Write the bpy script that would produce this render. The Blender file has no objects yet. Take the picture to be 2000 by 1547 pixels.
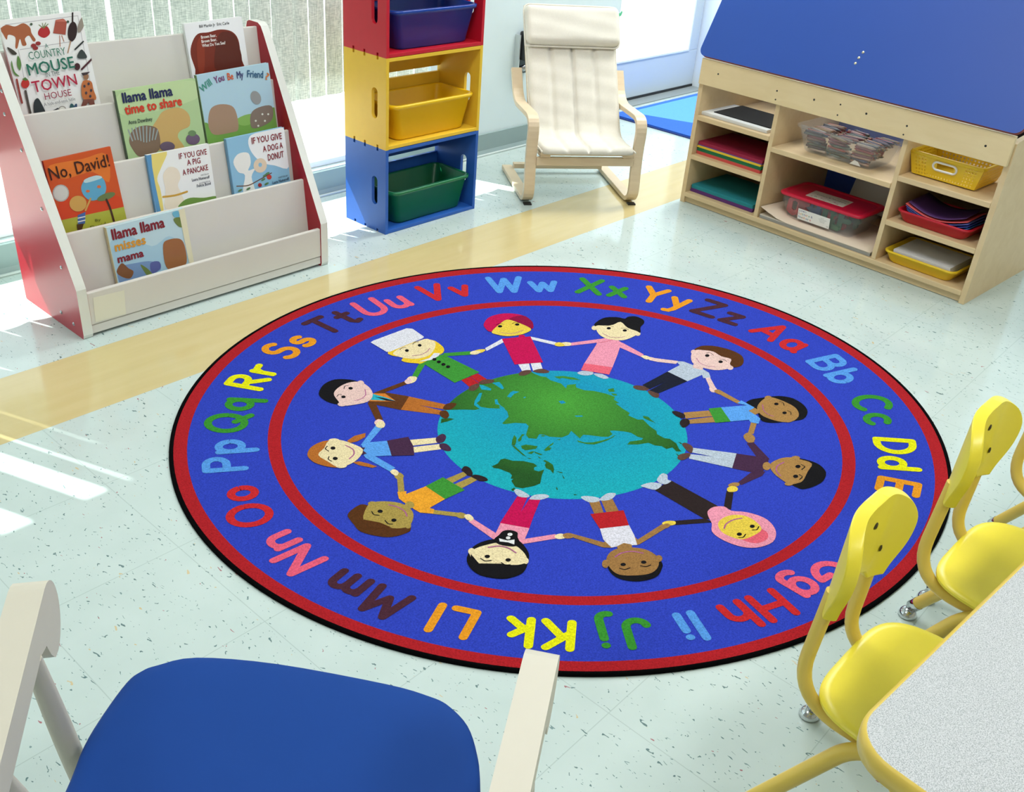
import bpy, bmesh, math, random
import numpy as np
from mathutils import Vector, Matrix
from mathutils.geometry import tessellate_polygon
random.seed(7)
C = bpy.context.scene.collection
PI = math.pi
SC = bpy.context.scene

# ------------------------------------------------------------------ camera model (room frame, metres)
F = 1900.878
CO = np.array([0.0, 0.0, 1.343])
CR = np.array([0.6703, -0.7387, 0.0714]); CR /= np.linalg.norm(CR)
CW = np.array([0.6616, 0.5512, -0.5084]); CW -= CR*(CW@CR); CW /= np.linalg.norm(CW)
CU = np.cross(CR, CW)
def at_plane(px, P, n):
    P = np.array(P, float); n = np.array(n, float)
    d = CW + (px[0]-1000)/F*CR - (px[1]-773.5)/F*CU
    return CO + d*(((P-CO)@n)/(d@n))
def at_floor(px, z=0.0):
    return at_plane(px, (0, 0, z), (0, 0, 1))

# ------------------------------------------------------------------ materials
def lin(c):
    c = c/255.0
    return c/12.92 if c <= 0.04045 else ((c+0.055)/1.055)**2.4
def rgb(c): return (lin(c[0]), lin(c[1]), lin(c[2]), 1.0)
MATS = {}
def mat(name, col, rough=0.5, noise=0.0, nscale=60.0, metal=0.0, bump=0.0, bscale=400.0, sheen=0.0, spec=0.5, trans=0.0):
    if name in MATS: return MATS[name]
    m = bpy.data.materials.new(name); m.use_nodes = True
    nt = m.node_tree; b = nt.nodes['Principled BSDF']
    b.inputs['Base Color'].default_value = rgb(col)
    b.inputs['Roughness'].default_value = rough
    b.inputs['Metallic'].default_value = metal
    b.inputs['Specular IOR Level'].default_value = spec
    if sheen: b.inputs['Sheen Weight'].default_value = sheen
    if noise or bump:
        tc = nt.nodes.new('ShaderNodeTexCoord')
        if noise:
            n = nt.nodes.new('ShaderNodeTexNoise'); n.inputs['Scale'].default_value = nscale; n.inputs['Detail'].default_value = 4
            nt.links.new(tc.outputs['Object'], n.inputs['Vector'])
            r = nt.nodes.new('ShaderNodeMix'); r.data_type = 'RGBA'
            c = rgb(col)
            r.inputs[6].default_value = tuple(min(1, v*(1-noise)) for v in c[:3])+(1,)
            r.inputs[7].default_value = tuple(min(1, v*(1+noise)) for v in c[:3])+(1,)
            nt.links.new(n.outputs['Fac'], r.inputs[0]); nt.links.new(r.outputs[2], b.inputs['Base Color'])
        if bump:
            n2 = nt.nodes.new('ShaderNodeTexNoise'); n2.inputs['Scale'].default_value = bscale
            nt.links.new(tc.outputs['Object'], n2.inputs['Vector'])
            bp = nt.nodes.new('ShaderNodeBump'); bp.inputs['Strength'].default_value = bump; bp.inputs['Distance'].default_value = 0.002
            nt.links.new(n2.outputs['Fac'], bp.inputs['Height']); nt.links.new(bp.outputs['Normal'], b.inputs['Normal'])
    MATS[name] = m
    return m
def clear_mat(name, col, alpha, rough=0.15):
    if name in MATS: return MATS[name]
    m = bpy.data.materials.new(name); m.use_nodes = True
    nt = m.node_tree; b = nt.nodes['Principled BSDF']; o = nt.nodes['Material Output']
    b.inputs['Base Color'].default_value = rgb(col); b.inputs['Roughness'].default_value = rough
    t = nt.nodes.new('ShaderNodeBsdfTransparent'); mx = nt.nodes.new('ShaderNodeMixShader')
    mx.inputs[0].default_value = alpha
    nt.links.new(t.outputs[0], mx.inputs[1]); nt.links.new(b.outputs[0], mx.inputs[2]); nt.links.new(mx.outputs[0], o.inputs[0])
    MATS[name] = m
    return m
def wood(name, c1, c2, rough=0.45, scale=(2, 30, 30)):
    m = bpy.data.materials.new(name); m.use_nodes = True
    nt = m.node_tree; b = nt.nodes['Principled BSDF']; b.inputs['Roughness'].default_value = rough
    tc = nt.nodes.new('ShaderNodeTexCoord'); mp = nt.nodes.new('ShaderNodeMapping'); mp.inputs['Scale'].default_value = scale
    n = nt.nodes.new('ShaderNodeTexNoise'); n.inputs['Scale'].default_value = 1.5; n.inputs['Detail'].default_value = 6; n.inputs['Distortion'].default_value = 0.6
    r = nt.nodes.new('ShaderNodeMix'); r.data_type = 'RGBA'; r.inputs[6].default_value = rgb(c1); r.inputs[7].default_value = rgb(c2)
    nt.links.new(tc.outputs['Object'], mp.inputs[0]); nt.links.new(mp.outputs[0], n.inputs['Vector'])
    nt.links.new(n.outputs['Fac'], r.inputs[0]); nt.links.new(r.outputs[2], b.inputs['Base Color'])
    MATS[name] = m
    return m

# ------------------------------------------------------------------ mesh builder
class MB:
    def __init__(s): s.v = []; s.f = []; s.m = []; s.sm = []; s.mats = []
    def mi(s, m):
        if m is None: return 0
        if m not in s.mats: s.mats.append(m)
        return s.mats.index(m)
    def add(s, vs, fs, m=None, smooth=False):
        k = len(s.v); i = s.mi(m)
        s.v += [tuple(map(float, v)) for v in vs]
        for f in fs:
            s.f.append([k+a for a in f]); s.m.append(i); s.sm.append(smooth)
    def box(s, x0, x1, y0, y1, z0, z1, m=None, M=None):
        vs = [(x, y, z) for z in (z0, z1) for y in (y0, y1) for x in (x0, x1)]
        if M is not None: vs = [M @ Vector(v) for v in vs]
        s.add(vs, [(0, 2, 3, 1), (4, 5, 7, 6), (0, 1, 5, 4), (2, 6, 7, 3), (0, 4, 6, 2), (1, 3, 7, 5)], m)
    def prism(s, pts, d, m=None, mside=None, smooth=False):
        """pts: 3D polygon; d: extrusion vector"""
        n = len(pts); d = Vector(d)
        a = [Vector(p) for p in pts]; b = [p+d for p in a]
        s.add(a+b, [list(range(n))[::-1], list(range(n, 2*n))], m)
        s.add(a+b, [(i, (i+1) % n, n+(i+1) % n, n+i) for i in range(n)], mside or m, smooth)
    def flat(s, pts, m):
        tri = tessellate_polygon([[Vector(p) for p in pts]])
        n = len(pts)
        fs = []
        for t in tri:
            a, b, c = (Vector(pts[i]) for i in t)
            fs.append(t)
        s.add(pts, fs, m)
    def tube(s, path, r, m=None, seg=10, cap=True):
        P = [Vector(p) for p in path]; n = len(P)
        rr = r if isinstance(r, (list, tuple)) else [r]*n
        vs = []; up = None
        for i in range(n):
            t = (P[min(i+1, n-1)]-P[max(i-1, 0)]).normalized()
            if up is None:
                up = Vector((0, 0, 1)) if abs(t.z) < 0.9 else Vector((1, 0, 0))
            a = t.cross(up).normalized(); up = a.cross(t).normalized()
            for k in range(seg):
                q = 2*PI*k/seg
                vs.append(P[i]+a*(math.cos(q)*rr[i])+up*(math.sin(q)*rr[i]))
        fs = [(i*seg+k, i*seg+(k+1) % seg, (i+1)*seg+(k+1) % seg, (i+1)*seg+k) for i in range(n-1) for k in range(seg)]
        s.add(vs, fs, m, True)
        if cap: s.add(vs[:seg]+vs[-seg:], [list(range(seg)), list(range(seg, 2*seg))[::-1]], m)
    def lathe(s, prof, base, axis, m=None, seg=16):
        axis = Vector(axis).normalized(); base = Vector(base)
        u = axis.orthogonal().normalized(); w = axis.cross(u)
        vs = []
        for r, h in prof:
            for k in range(seg):
                q = 2*PI*k/seg
                vs.append(base+axis*h+(u*math.cos(q)+w*math.sin(q))*max(r, 1e-5))
        n = len(prof)
        s.add(vs, [(i*seg+k, i*seg+(k+1) % seg, (i+1)*seg+(k+1) % seg, (i+1)*seg+k) for i in range(n-1) for k in range(seg)], m, True)
    def loft(s, loops, m=None, smooth=True, cap0=True, cap1=True, closed=True):
        n = len(loops[0]); vs = [p for l in loops for p in l]
        rng = n if closed else n-1
        s.add(vs, [(i*n+k, i*n+(k+1) % n, (i+1)*n+(k+1) % n, (i+1)*n+k) for i in range(len(loops)-1) for k in range(rng)], m, smooth)
        if cap0: s.add(loops[0], [list(range(n))[::-1]], m)
        if cap1: s.add(loops[-1], [list(range(n))], m)
    def grid(s, G, m=None, smooth=True):
        R = len(G); Cn = len(G[0])
        s.add([p for r in G for p in r], [(i*Cn+j, i*Cn+j+1, (i+1)*Cn+j+1, (i+1)*Cn+j) for i in range(R-1) for j in range(Cn-1)], m, smooth)
    def obj(s, name, m=None, parent=None, bevel=0.0, seg=2, solid=0.0, sub=0, weld=False, fix=True):
        me = bpy.data.meshes.new(name)
        me.from_pydata(s.v, [], s.f)
        for x in (s.mats if s.mats else [m]): me.materials.append(x)
        for p, i, q in zip(me.polygons, s.m, s.sm): p.material_index = i; p.use_smooth = q
        if weld or fix:
            bm = bmesh.new(); bm.from_mesh(me)
            if weld: bmesh.ops.remove_doubles(bm, verts=bm.verts, dist=1e-5)
            if fix: bmesh.ops.recalc_face_normals(bm, faces=bm.faces)
            bm.to_mesh(me); bm.free()
        o = bpy.data.objects.new(name, me); C.objects.link(o)
        if parent is not None: o.parent = parent
        if solid:
            md = o.modifiers.new('solid', 'SOLIDIFY'); md.thickness = solid; md.offset = 0
        if bevel:
            md = o.modifiers.new('bevel', 'BEVEL'); md.width = bevel; md.segments = seg; md.limit_method = 'ANGLE'; md.angle_limit = 0.6
        if sub:
            md = o.modifiers.new('sub', 'SUBSURF'); md.levels = sub; md.render_levels = sub
        return o
def tag(o, label=None, cat=None, group=None, kind=None):
    if label: o['label'] = label
    if cat: o['category'] = cat
    if group: o['group'] = group
    if kind: o['kind'] = kind
    return o
def thing(name, label, cat, loc=(0, 0, 0), rz=0.0, group=None):
    o = bpy.data.objects.new(name, None); C.objects.link(o)
    o.location = loc; o.rotation_euler = (0, 0, rz); o.empty_display_size = 0.05
    return tag(o, label, cat, group)
def struct(name, mb, m=None, **k):
    return tag(mb.obj(name, m, None, **k), kind='structure')
def copy_thing(src, loc=None, rz=None, label=None):
    r = src.copy(); C.objects.link(r)
    if loc is not None: r.location = loc
    if rz is not None: r.rotation_euler = (0, 0, rz)
    if label: r['label'] = label
    for ch in list(src.children):
        c = ch.copy(); C.objects.link(c); c.parent = r
        for g in list(ch.children):
            d = g.copy(); C.objects.link(d); d.parent = c
    return r
def fillet(pts, r, n=6):
    P = [Vector(p) for p in pts]; out = [P[0]]
    rl = r if isinstance(r, (list, tuple)) else [r]*(len(P)-2)
    for i in range(1, len(P)-1):
        a = P[i-1]-P[i]; b = P[i+1]-P[i]
        d = min(rl[i-1], a.length*0.49, b.length*0.49)
        p0 = P[i]+a.normalized()*d; p2 = P[i]+b.normalized()*d
        for k in range(n+1):
            t = k/n
            out.append(p0*(1-t)**2+P[i]*2*t*(1-t)+p2*t*t)
    out.append(P[-1]); return out
def rrect(w, d, r, n=5, cx=0, cy=0):
    out = []
    for sx, sy, a0 in ((1, 1, 0), (-1, 1, PI/2), (-1, -1, PI), (1, -1, 1.5*PI)):
        for k in range(n+1):
            a = a0+PI/2*k/n
            out.append((cx+sx*(w/2-r)+r*math.cos(a), cy+sy*(d/2-r)+r*math.sin(a)))
    return out
def smooth_closed(pts, n=4):
    out = []; N = len(pts)
    P = [np.array(p, float) for p in pts]
    for i in range(N):
        a, b, c, d = P[i-1], P[i], P[(i+1) % N], P[(i+2) % N]
        for k in range(n):
            t = k/n
            out.append(tuple(0.5*((2*b)+(c-a)*t+(2*a-5*b+4*c-d)*t*t+(3*b-a-3*c+d)*t**3)))
    return out
def smooth_open(pts, n=5):
    if len(pts) < 3: return [tuple(p) for p in pts]
    P = [np.array(p, float) for p in pts]; P = [2*P[0]-P[1]]+P+[2*P[-1]-P[-2]]; out = []
    for i in range(1, len(P)-2):
        a, b, c, d = P[i-1], P[i], P[i+1], P[i+2]
        for k in range(n):
            t = k/n
            out.append(tuple(0.5*((2*b)+(c-a)*t+(2*a-5*b+4*c-d)*t*t+(3*b-a-3*c+d)*t**3)))
    out.append(tuple(P[-2])); return out
def stroke2d(pts, w, n=6):
    """2D polyline -> list of polygons, one round-ended ribbon per run between sharp corners"""
    P = [np.array(p, float) for p in pts]
    Q = [P[0]]
    for p in P[1:]:
        if np.linalg.norm(p-Q[-1]) > 1e-6: Q.append(p)
    if len(Q) == 1: Q.append(Q[0]+np.array([1e-5, 0]))
    closed = np.linalg.norm(Q[0]-Q[-1]) < w*0.05 and len(Q) > 6
    runs, cur = [], [Q[0]]
    for k in range(1, len(Q)):
        cur.append(Q[k])
        if k < len(Q)-1:
            a = Q[k]-Q[k-1]; b = Q[k+1]-Q[k]
            if a@b < 0.55*np.linalg.norm(a)*np.linalg.norm(b): runs.append(cur); cur = [Q[k]]
    runs.append(cur); res = []
    for R_ in runs:
        m = len(R_); Lf, Rt = [], []
        for k in range(m):
            a = R_[max(k-1, 0)]; b = R_[min(k+1, m-1)]; d = (b-a)/np.linalg.norm(b-a); q = np.array([-d[1], d[0]])*w/2
            Lf.append(R_[k]+q); Rt.append(R_[k]-q)
        def cap(c, frm):
            a0 = math.atan2(*(frm-c)[::-1]); return [c+w/2*np.array([math.cos(a0-PI*i/6), math.sin(a0-PI*i/6)]) for i in range(1, 6)]
        if closed and len(runs) == 1:
            for k in range(m-1): res.append([tuple(x) for x in (Lf[k], Lf[k+1], Rt[k+1], Rt[k])])
            res.append('same'); continue
        res.append([tuple(x) for x in Lf+cap(R_[-1], Lf[-1])+Rt[::-1]+cap(R_[0], Rt[0])])
    if 'same' in res: return [('loop', [r for r in res if r != 'same'])]
    return [('poly', [r]) for r in res]
_txt = {}
def text_polys(s):
    """outline mesh of a line of text: verts (x,y), faces; height of capitals = 1"""
    if s in _txt: return _txt[s]
    cu = bpy.data.curves.new('t', 'FONT'); cu.body = s; cu.resolution_u = 2
    ob = bpy.data.objects.new('t', cu); C.objects.link(ob)
    dg = bpy.context.evaluated_depsgraph_get(); dg.update()
    me = bpy.data.meshes.new_from_object(ob.evaluated_get(dg))
    v = [(p.co.x, p.co.y) for p in me.vertices]; f = [list(p.vertices) for p in me.polygons]
    bpy.data.objects.remove(ob); bpy.data.curves.remove(cu); bpy.data.meshes.remove(me)
    if v:
        x0 = min(p[0] for p in v); w = max(p[0] for p in v)-x0
        v = [((p[0]-x0)/w, p[1]/0.69) for p in v]
    _txt[s] = (v, f); return _txt[s]

# ------------------------------------------------------------------ camera
cam = bpy.data.cameras.new('camera'); co = bpy.data.objects.new('camera', cam); C.objects.link(co)
cam.sensor_width = 36; cam.lens = 36*F/2000; cam.clip_start = 0.02
M = Matrix.Identity(4)
for i in range(3):
    M[i][0] = CR[i]; M[i][1] = CU[i]; M[i][2] = -CW[i]; M[i][3] = CO[i]
co.matrix_world = M
SC.camera = co
SC.view_settings.view_transform = 'Standard'; SC.view_settings.look = 'None'
SC.view_settings.gamma = 1.0; SC.view_settings.use_curve_mapping = False
SC.view_settings.exposure = 0.0

#==SETTING==
# ------------------------------------------------------------------ the setting
def floor_mat():
    m = bpy.data.materials.new('vinyl_tile_floor'); m.use_nodes = True
    nt = m.node_tree; b = nt.nodes['Principled BSDF']; L = nt.links
    N = lambda t: nt.nodes.new(t)
    def math_(op, a, bb=None, c=None):
        n = N('ShaderNodeMath'); n.operation = op
        for i, x in enumerate((a, bb, c)):
            if x is None: continue
            if isinstance(x, (int, float)): n.inputs[i].default_value = x
            else: L.new(x, n.inputs[i])
        return n.outputs[0]
    def mix(f, a, bb):
        n = N('ShaderNodeMix'); n.data_type = 'RGBA'
        for i, x in ((0, f), (6, a), (7, bb)):
            if isinstance(x, (int, float, tuple)): n.inputs[i].default_value = x
            else: L.new(x, n.inputs[i])
        return n.outputs[2]
    tc = N('ShaderNodeTexCoord'); sp = N('ShaderNodeSeparateXYZ'); L.new(tc.outputs['Object'], sp.inputs[0])
    x, y = sp.outputs[0], sp.outputs[1]
    n1 = N('ShaderNodeTexNoise'); n1.inputs['Scale'].default_value = 9; n1.inputs['Detail'].default_value = 5
    L.new(tc.outputs['Object'], n1.inputs['Vector'])
    base = mix(n1.outputs['Fac'], rgb((187, 204, 200)), rgb((202, 216, 213)))
    # chips: stretched noise, thresholded, three colours
    for sc, lo, col, seedv in ((135, 0.712, (70, 104, 106), 0.0), (170, 0.728, (104, 133, 134), 3.1), (85, 0.760, (206, 182, 132), 7.7), (100, 0.775, (158, 76, 86), 11.3)):
        mp = N('ShaderNodeMapping'); mp.inputs['Location'].default_value = (seedv, seedv*1.7, 0); mp.inputs['Rotation'].default_value = (0, 0, 0.6+seedv*0.3)
        mp.inputs['Scale'].default_value = (1.0, 0.45, 1)
        L.new(tc.outputs['Object'], mp.inputs[0])
        nn = N('ShaderNodeTexNoise'); nn.inputs['Scale'].default_value = sc; nn.inputs['Detail'].default_value = 1; nn.inputs['Distortion'].default_value = 0.8
        L.new(mp.outputs[0], nn.inputs['Vector'])
        k = math_('MULTIPLY', math_('SUBTRACT', nn.outputs['Fac'], lo), 60.0)
        k = math_('MINIMUM', math_('MAXIMUM', k, 0.0), 0.85)
        base = mix(k, base, rgb(col))
    # tile seams
    T = 0.2985
    def seam(c, off):
        f = math_('FRACT', math_('DIVIDE', math_('ADD', c, off), T))
        d = math_('ABSOLUTE', math_('SUBTRACT', f, 0.5))
        return math_('GREATER_THAN', d, 0.5-0.0009/T)
    sm = math_('MAXIMUM', seam(x, 0.13), seam(y, -2.097+3*T))
    base = mix(math_('MULTIPLY', sm, 0.3), base, rgb((120, 142, 138)))
    # the row of ochre tiles
    on = math_('MULTIPLY', math_('GREATER_THAN', y, 2.097), math_('LESS_THAN', y, 2.3955))
    n2 = N('ShaderNodeTexNoise'); n2.inputs['Scale'].default_value = 4; n2.inputs['Detail'].default_value = 6
    mp = N('ShaderNodeMapping'); mp.inputs['Scale'].default_value = (1, 7, 1); L.new(tc.outputs['Object'], mp.inputs[0]); L.new(mp.outputs[0], n2.inputs['Vector'])
    och = mix(n2.outputs['Fac'], rgb((198, 180, 124)), rgb((212, 196, 146)))
    base = mix(on, base, och)
    L.new(base, b.inputs['Base Color'])
    b.inputs['Roughness'].default_value = 0.11
    n3 = N('ShaderNodeTexNoise'); n3.inputs['Scale'].default_value = 5; n3.inputs['Detail'].default_value = 3
    L.new(tc.outputs['Object'], n3.inputs['Vector'])
    L.new(math_('MULTIPLY_ADD', n3.outputs['Fac'], 0.12, 0.06), b.inputs['Roughness'])
    bp = N('ShaderNodeBump'); bp.inputs['Strength'].default_value = 0.06; bp.inputs['Distance'].default_value = 0.01
    n4 = N('ShaderNodeTexNoise'); n4.inputs['Scale'].default_value = 7; L.new(tc.outputs['Object'], n4.inputs['Vector'])
    L.new(n4.outputs['Fac'], bp.inputs['Height']); L.new(bp.outputs['Normal'], b.inputs['Normal'])
    return m
XL, XR, YF, YB, ZC = -2.3, 5.95, -2.6, 3.03, 2.6
fl = MB(); fl.box(XL, XR, YF, 3.30, -0.06, 0.0); struct('floor', fl, floor_mat())
m_wall = mat('wall_paint', (207, 222, 226), 0.55, 0.03, 8)
m_white = mat('white_paint', (226, 234, 236), 0.4, 0.02, 10)
m_base = mat('rubber_cove_base', (138, 158, 158), 0.4, 0.04, 12)
m_ceil = mat('ceiling_tile', (235, 236, 232), 0.9, 0.05, 90)
w = MB(); w.box(XL-0.1, XR+0.1, YF-0.1, 3.4, ZC, ZC+0.08); struct('ceiling', w, m_ceil)
# window wall: pier right of the glazing, low curb, header, pier right of the door
WX0, WX1 = -1.6, 2.93
DX0, DX1 = 4.235, 5.392
w = MB()
w.box(WX1, DX0, YB, YB+0.30, 0.0, ZC)
w.box(XL, WX0, YB, YB+0.30, 0.0, ZC)
w.box(WX0, WX1, YB, YB+0.12, 0.0, 0.10)
w.box(WX0, WX1, YB, YB+0.30, 2.0, ZC)
w.box(DX0, DX1, YB, YB+0.30, 2.15, ZC)
w.box(DX1, XR+0.1, YB, YB+0.30, 0.0, ZC)
struct('wall_back', w, m_wall)
w = MB(); w.box(XR, XR+0.1, YF, YB+0.3, 0, ZC); struct('wall_right', w, m_wall)
m_far = mat('far_wall_paint', (168, 164, 150), 0.7, 0.03, 8)
w = MB(); w.box(XL-0.1, XL, YF, YB+0.3, 0, ZC); struct('wall_left', w, m_far)
w = MB(); w.box(XL-0.1, XR+0.1, YF-0.1, YF, 0, ZC); struct('wall_front', w, m_far)
def baseboard(x0, x1):
    b = MB(); pr = [(0, 0), (0, 0.094), (-0.004, 0.097), (-0.009, 0.094), (-0.010, 0.02), (-0.02, 0.004), (-0.022, 0)]
    b.prism([(x0, YB+a, z) for a, z in pr], (x1-x0, 0, 0)); return b
struct('baseboard_back', baseboard(XL, DX0), m_base)
# quarter round strip in front of the base
t = MB(); t.box(XL, DX0, YB-0.034, YB-0.022, 0, 0.008); struct('trim_1', t, mat('pale_shoe_strip', (200, 212, 210), 0.3), bevel=0.003)
# window
m_alu = mat('white_window_metal', (232, 238, 240), 0.35)
m_glass = bpy.data.materials.new('window_glass'); m_glass.use_nodes = True
nt = m_glass.node_tree; nt.nodes.remove(nt.nodes['Principled BSDF'])
tr = nt.nodes.new('ShaderNodeBsdfTransparent'); tr.inputs[0].default_value = (0.93, 0.97, 0.97, 1)
gl = nt.nodes.new('ShaderNodeBsdfGlossy'); gl.inputs['Roughness'].default_value = 0.02
mx = nt.nodes.new('ShaderNodeMixShader')
mx.inputs[0].default_value = 0.05; nt.links.new(tr.outputs[0], mx.inputs[1]); nt.links.new(gl.outputs[0], mx.inputs[2])
nt.links.new(mx.outputs[0], nt.nodes['Material Output'].inputs[0])
w = MB()
w.box(WX0, WX1, 3.06, 3.12, 0.10, 0.125); w.box(WX0, WX1, 3.06, 3.12, 1.96, 2.0)
for x in (WX0, -0.1, 1.42, WX1-0.05): w.box(x, x+0.05, 3.06, 3.12, 0.10, 2.0)
win = struct('window_1', w, m_alu, bevel=0.004)
for x0, x1 in ((WX0+0.05, -0.1), (-0.05, 1.42), (1.47, WX1-0.05)):
    g = MB(); g.box(x0, x1, 3.088, 3.094, 0.125, 1.96); g.obj('glass_pane', m_glass, win)
# door
m_door = mat('door_paint', (196, 208, 212), 0.35, 0.03, 6)
d = MB()
dx0, dx1 = 4.285, 5.383
d.box(dx0, dx1, 3.25, 3.29, 0.018, 0.225); d.box(dx0, dx1, 3.25, 3.29, 2.0, 2.12)
d.box(dx0, dx0+0.115, 3.25, 3.29, 0.225, 2.0); d.box(dx1-0.10, dx1, 3.25, 3.29, 0.225, 2.0)
door = struct('door_1', d, m_door, bevel=0.003)
g = MB(); g.box(dx0+0.115, dx1-0.10, 3.268, 3.274, 0.225, 2.0); g.obj('glass_pane', m_glass, door)
g = MB()
for a, b_, c, e in ((dx0+0.115, dx1-0.10, 0.225, 0.237), (dx1-0.114, dx1-0.10, 0.237, 2.0), (dx0+0.115, dx0+0.129, 0.237, 2.0)): g.box(a, b_, 3.243, 3.25, c, e)
g.obj('glazing_bead', m_alu, door, bevel=0.002)
g = MB(); g.box(dx0, dx1, 3.246, 3.29, 0.006, 0.018); g.obj('door_sweep', mat('dark_rubber', (34, 38, 40), 0.6), door)
g = MB(); g.tube([(dx0+0.05, 3.25, 0.98), (dx0+0.05, 3.20, 0.98), (dx0+0.16, 3.195, 0.98)], 0.009); g.obj('door_handle', mat('steel', (170, 172, 175), 0.25, metal=1.0), door)
t = MB(); t.box(DX0, DX1, 3.16, 3.30, 0.0, 0.006); struct('trim_2', t, mat('threshold_metal', (142, 150, 150), 0.4, 0.05, 20), bevel=0.002)
t = MB(); t.box(DX0, DX0+0.045, 3.20, 3.30, 0, 2.15); t.box(DX1-0.004, DX1+0.002, 3.02, 3.30, 0, 2.15); t.box(DX0, DX1, 3.20, 3.30, 2.12, 2.16); struct('trim_3', t, m_white, bevel=0.002)
# outside ground, seen blown out through the glass
w = MB(); w.box(-9, 14, 3.34, 16, -0.12, -0.06); tag(w.obj('patio_slab', mat('pale_concrete', (214, 212, 205), 0.9, 0.06, 3)), 'pale sunlit concrete ground outside the windows and door', 'ground', kind='structure')

w = MB(); w.box(0.2, 9.0, 3.33, 4.30, 2.2, 2.32); struct('sun_blocking_slab', w, m_white)  # unseen overhang added to keep the sun off the upper blinds

#==LIGHT==
wd = bpy.data.worlds.new('world'); SC.world = wd; wd.use_nodes = True
bg = wd.node_tree.nodes['Background']; bg.inputs[0].default_value = (0.86, 0.95, 1.0, 1); bg.inputs[1].default_value = 2.0
sun = bpy.data.lights.new('sun', 'SUN'); so = bpy.data.objects.new('sun', sun); C.objects.link(so)
sun.energy = 14.0; sun.angle = 0.009; sun.color = (1, 0.97, 0.92)
so.rotation_euler = Vector((0.37, -1.0, -1.29)).to_track_quat('-Z', 'Y').to_euler(); so.location = (-2, 8, 8)
m_lens = mat('light_diffuser', (245, 246, 242), 0.6)
for x, y, where, pw in ((-0.9, -1.2, 'in the front left corner of the room', 9), (-0.9, 1.2, 'on the left nearest the window', 10), (1.75, 1.35, 'above the rug', 26), (1.2, -1.1, 'behind the grey table', 25), (4.0, 2.2, 'above the cream armchair', 36), (5.25, 2.1, 'above the blue door mat', 24), (4.6, -1.4, 'in the front right corner of the room', 22)):  # unseen fixtures, placed and powered to brighten dark parts of the room
    if True:
        t = thing('ceiling_light', 'unseen white recessed ceiling light placed ' + where, 'ceiling light', (x, y, ZC), 0, 'ceiling lights')
        f = MB(); 
        for a in ((-0.62, -0.60, -0.31, 0.31), (0.60, 0.62, -0.31, 0.31), (-0.60, 0.60, -0.31, -0.29), (-0.60, 0.60, 0.29, 0.31)): f.box(a[0], a[1], a[2], a[3], -0.012, 0.0)
        f.obj('frame', m_white, t)
        f = MB(); f.box(-0.60, 0.60, -0.29, 0.29, -0.004, 0.0); f.obj('diffuser', m_lens, t)
        al = bpy.data.lights.new('troffer', 'AREA'); al.shape = 'RECTANGLE'; al.size = 1.18; al.size_y = 0.56; al.energy = pw*1.2; al.color = (1.0, 0.995, 0.985)
        ao = bpy.data.objects.new('lamp', al); C.objects.link(ao); ao.parent = t; ao.location = (0, 0, -0.02)

#==BLINDS==
def blind_mat():
    m = bpy.data.materials.new('woven_blind_fabric'); m.use_nodes = True
    nt = m.node_tree; L = nt.links; nt.nodes.remove(nt.nodes['Principled BSDF'])
    tc = nt.nodes.new('ShaderNodeTexCoord'); fac = []
    for sc in ((420, 420, 30), (60, 60, 420)):
        mp = nt.nodes.new('ShaderNodeMapping'); mp.inputs['Scale'].default_value = sc; L.new(tc.outputs['Object'], mp.inputs[0])
        n = nt.nodes.new('ShaderNodeTexNoise'); n.inputs['Scale'].default_value = 1; n.inputs['Detail'].default_value = 2; L.new(mp.outputs[0], n.inputs['Vector']); fac.append(n.outputs['Fac'])
    a = nt.nodes.new('ShaderNodeMath'); a.operation = 'ADD'; L.new(fac[0], a.inputs[0]); L.new(fac[1], a.inputs[1])
    r = nt.nodes.new('ShaderNodeMapRange'); r.inputs[1].default_value = 0.7; r.inputs[2].default_value = 1.3; L.new(a.outputs[0], r.inputs[0])
    mx = nt.nodes.new('ShaderNodeMix'); mx.data_type = 'RGBA'; mx.inputs[6].default_value = rgb((160, 172, 166)); mx.inputs[7].default_value = rgb((222, 228, 220)); L.new(r.outputs[0], mx.inputs[0])
    d = nt.nodes.new('ShaderNodeBsdfDiffuse'); t = nt.nodes.new('ShaderNodeBsdfTranslucent')
    L.new(mx.outputs[2], d.inputs[0]); L.new(mx.outputs[2], t.inputs[0])
    s = nt.nodes.new('ShaderNodeMixShader'); s.inputs[0].default_value = 0.16; L.new(d.outputs[0], s.inputs[1]); L.new(t.outputs[0], s.inputs[2])
    L.new(s.outputs[0], nt.nodes['Material Output'].inputs[0]); return m
m_blind = blind_mat()
bl = thing('vertical_blind', 'grey woven vertical blind hanging across the window behind the book display', 'window blind', (0.7, 2.965, 0))
h = MB(); h.box(-1.6, 2.2, -0.02, 0.03, 1.98, 2.02); h.obj('headrail', m_white, bl)
gaps = [1.226, 1.304, 1.37, 1.517, 1.658, 1.719, 1.865, 1.952, 2.015, 2.099, 2.188, 2.254, 2.33, 2.41, 2.50, 2.59, 2.68, 2.77, 2.86]
x = 1.226
while x > -0.85: x -= 0.085; gaps.insert(0, x)
wide = {gaps[[i for i, g in enumerate(gaps) if g > -0.05][0]]: 0.045, gaps[[i for i, g in enumerate(gaps) if g > 0.06][0]]: 0.06, gaps[[i for i, g in enumerate(gaps) if g > 0.26][0]]: 0.05, 1.37: 0.012, 1.517: 0.016, 1.865: 0.010, 1.226: 0.010, 2.099: 0.009}
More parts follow.
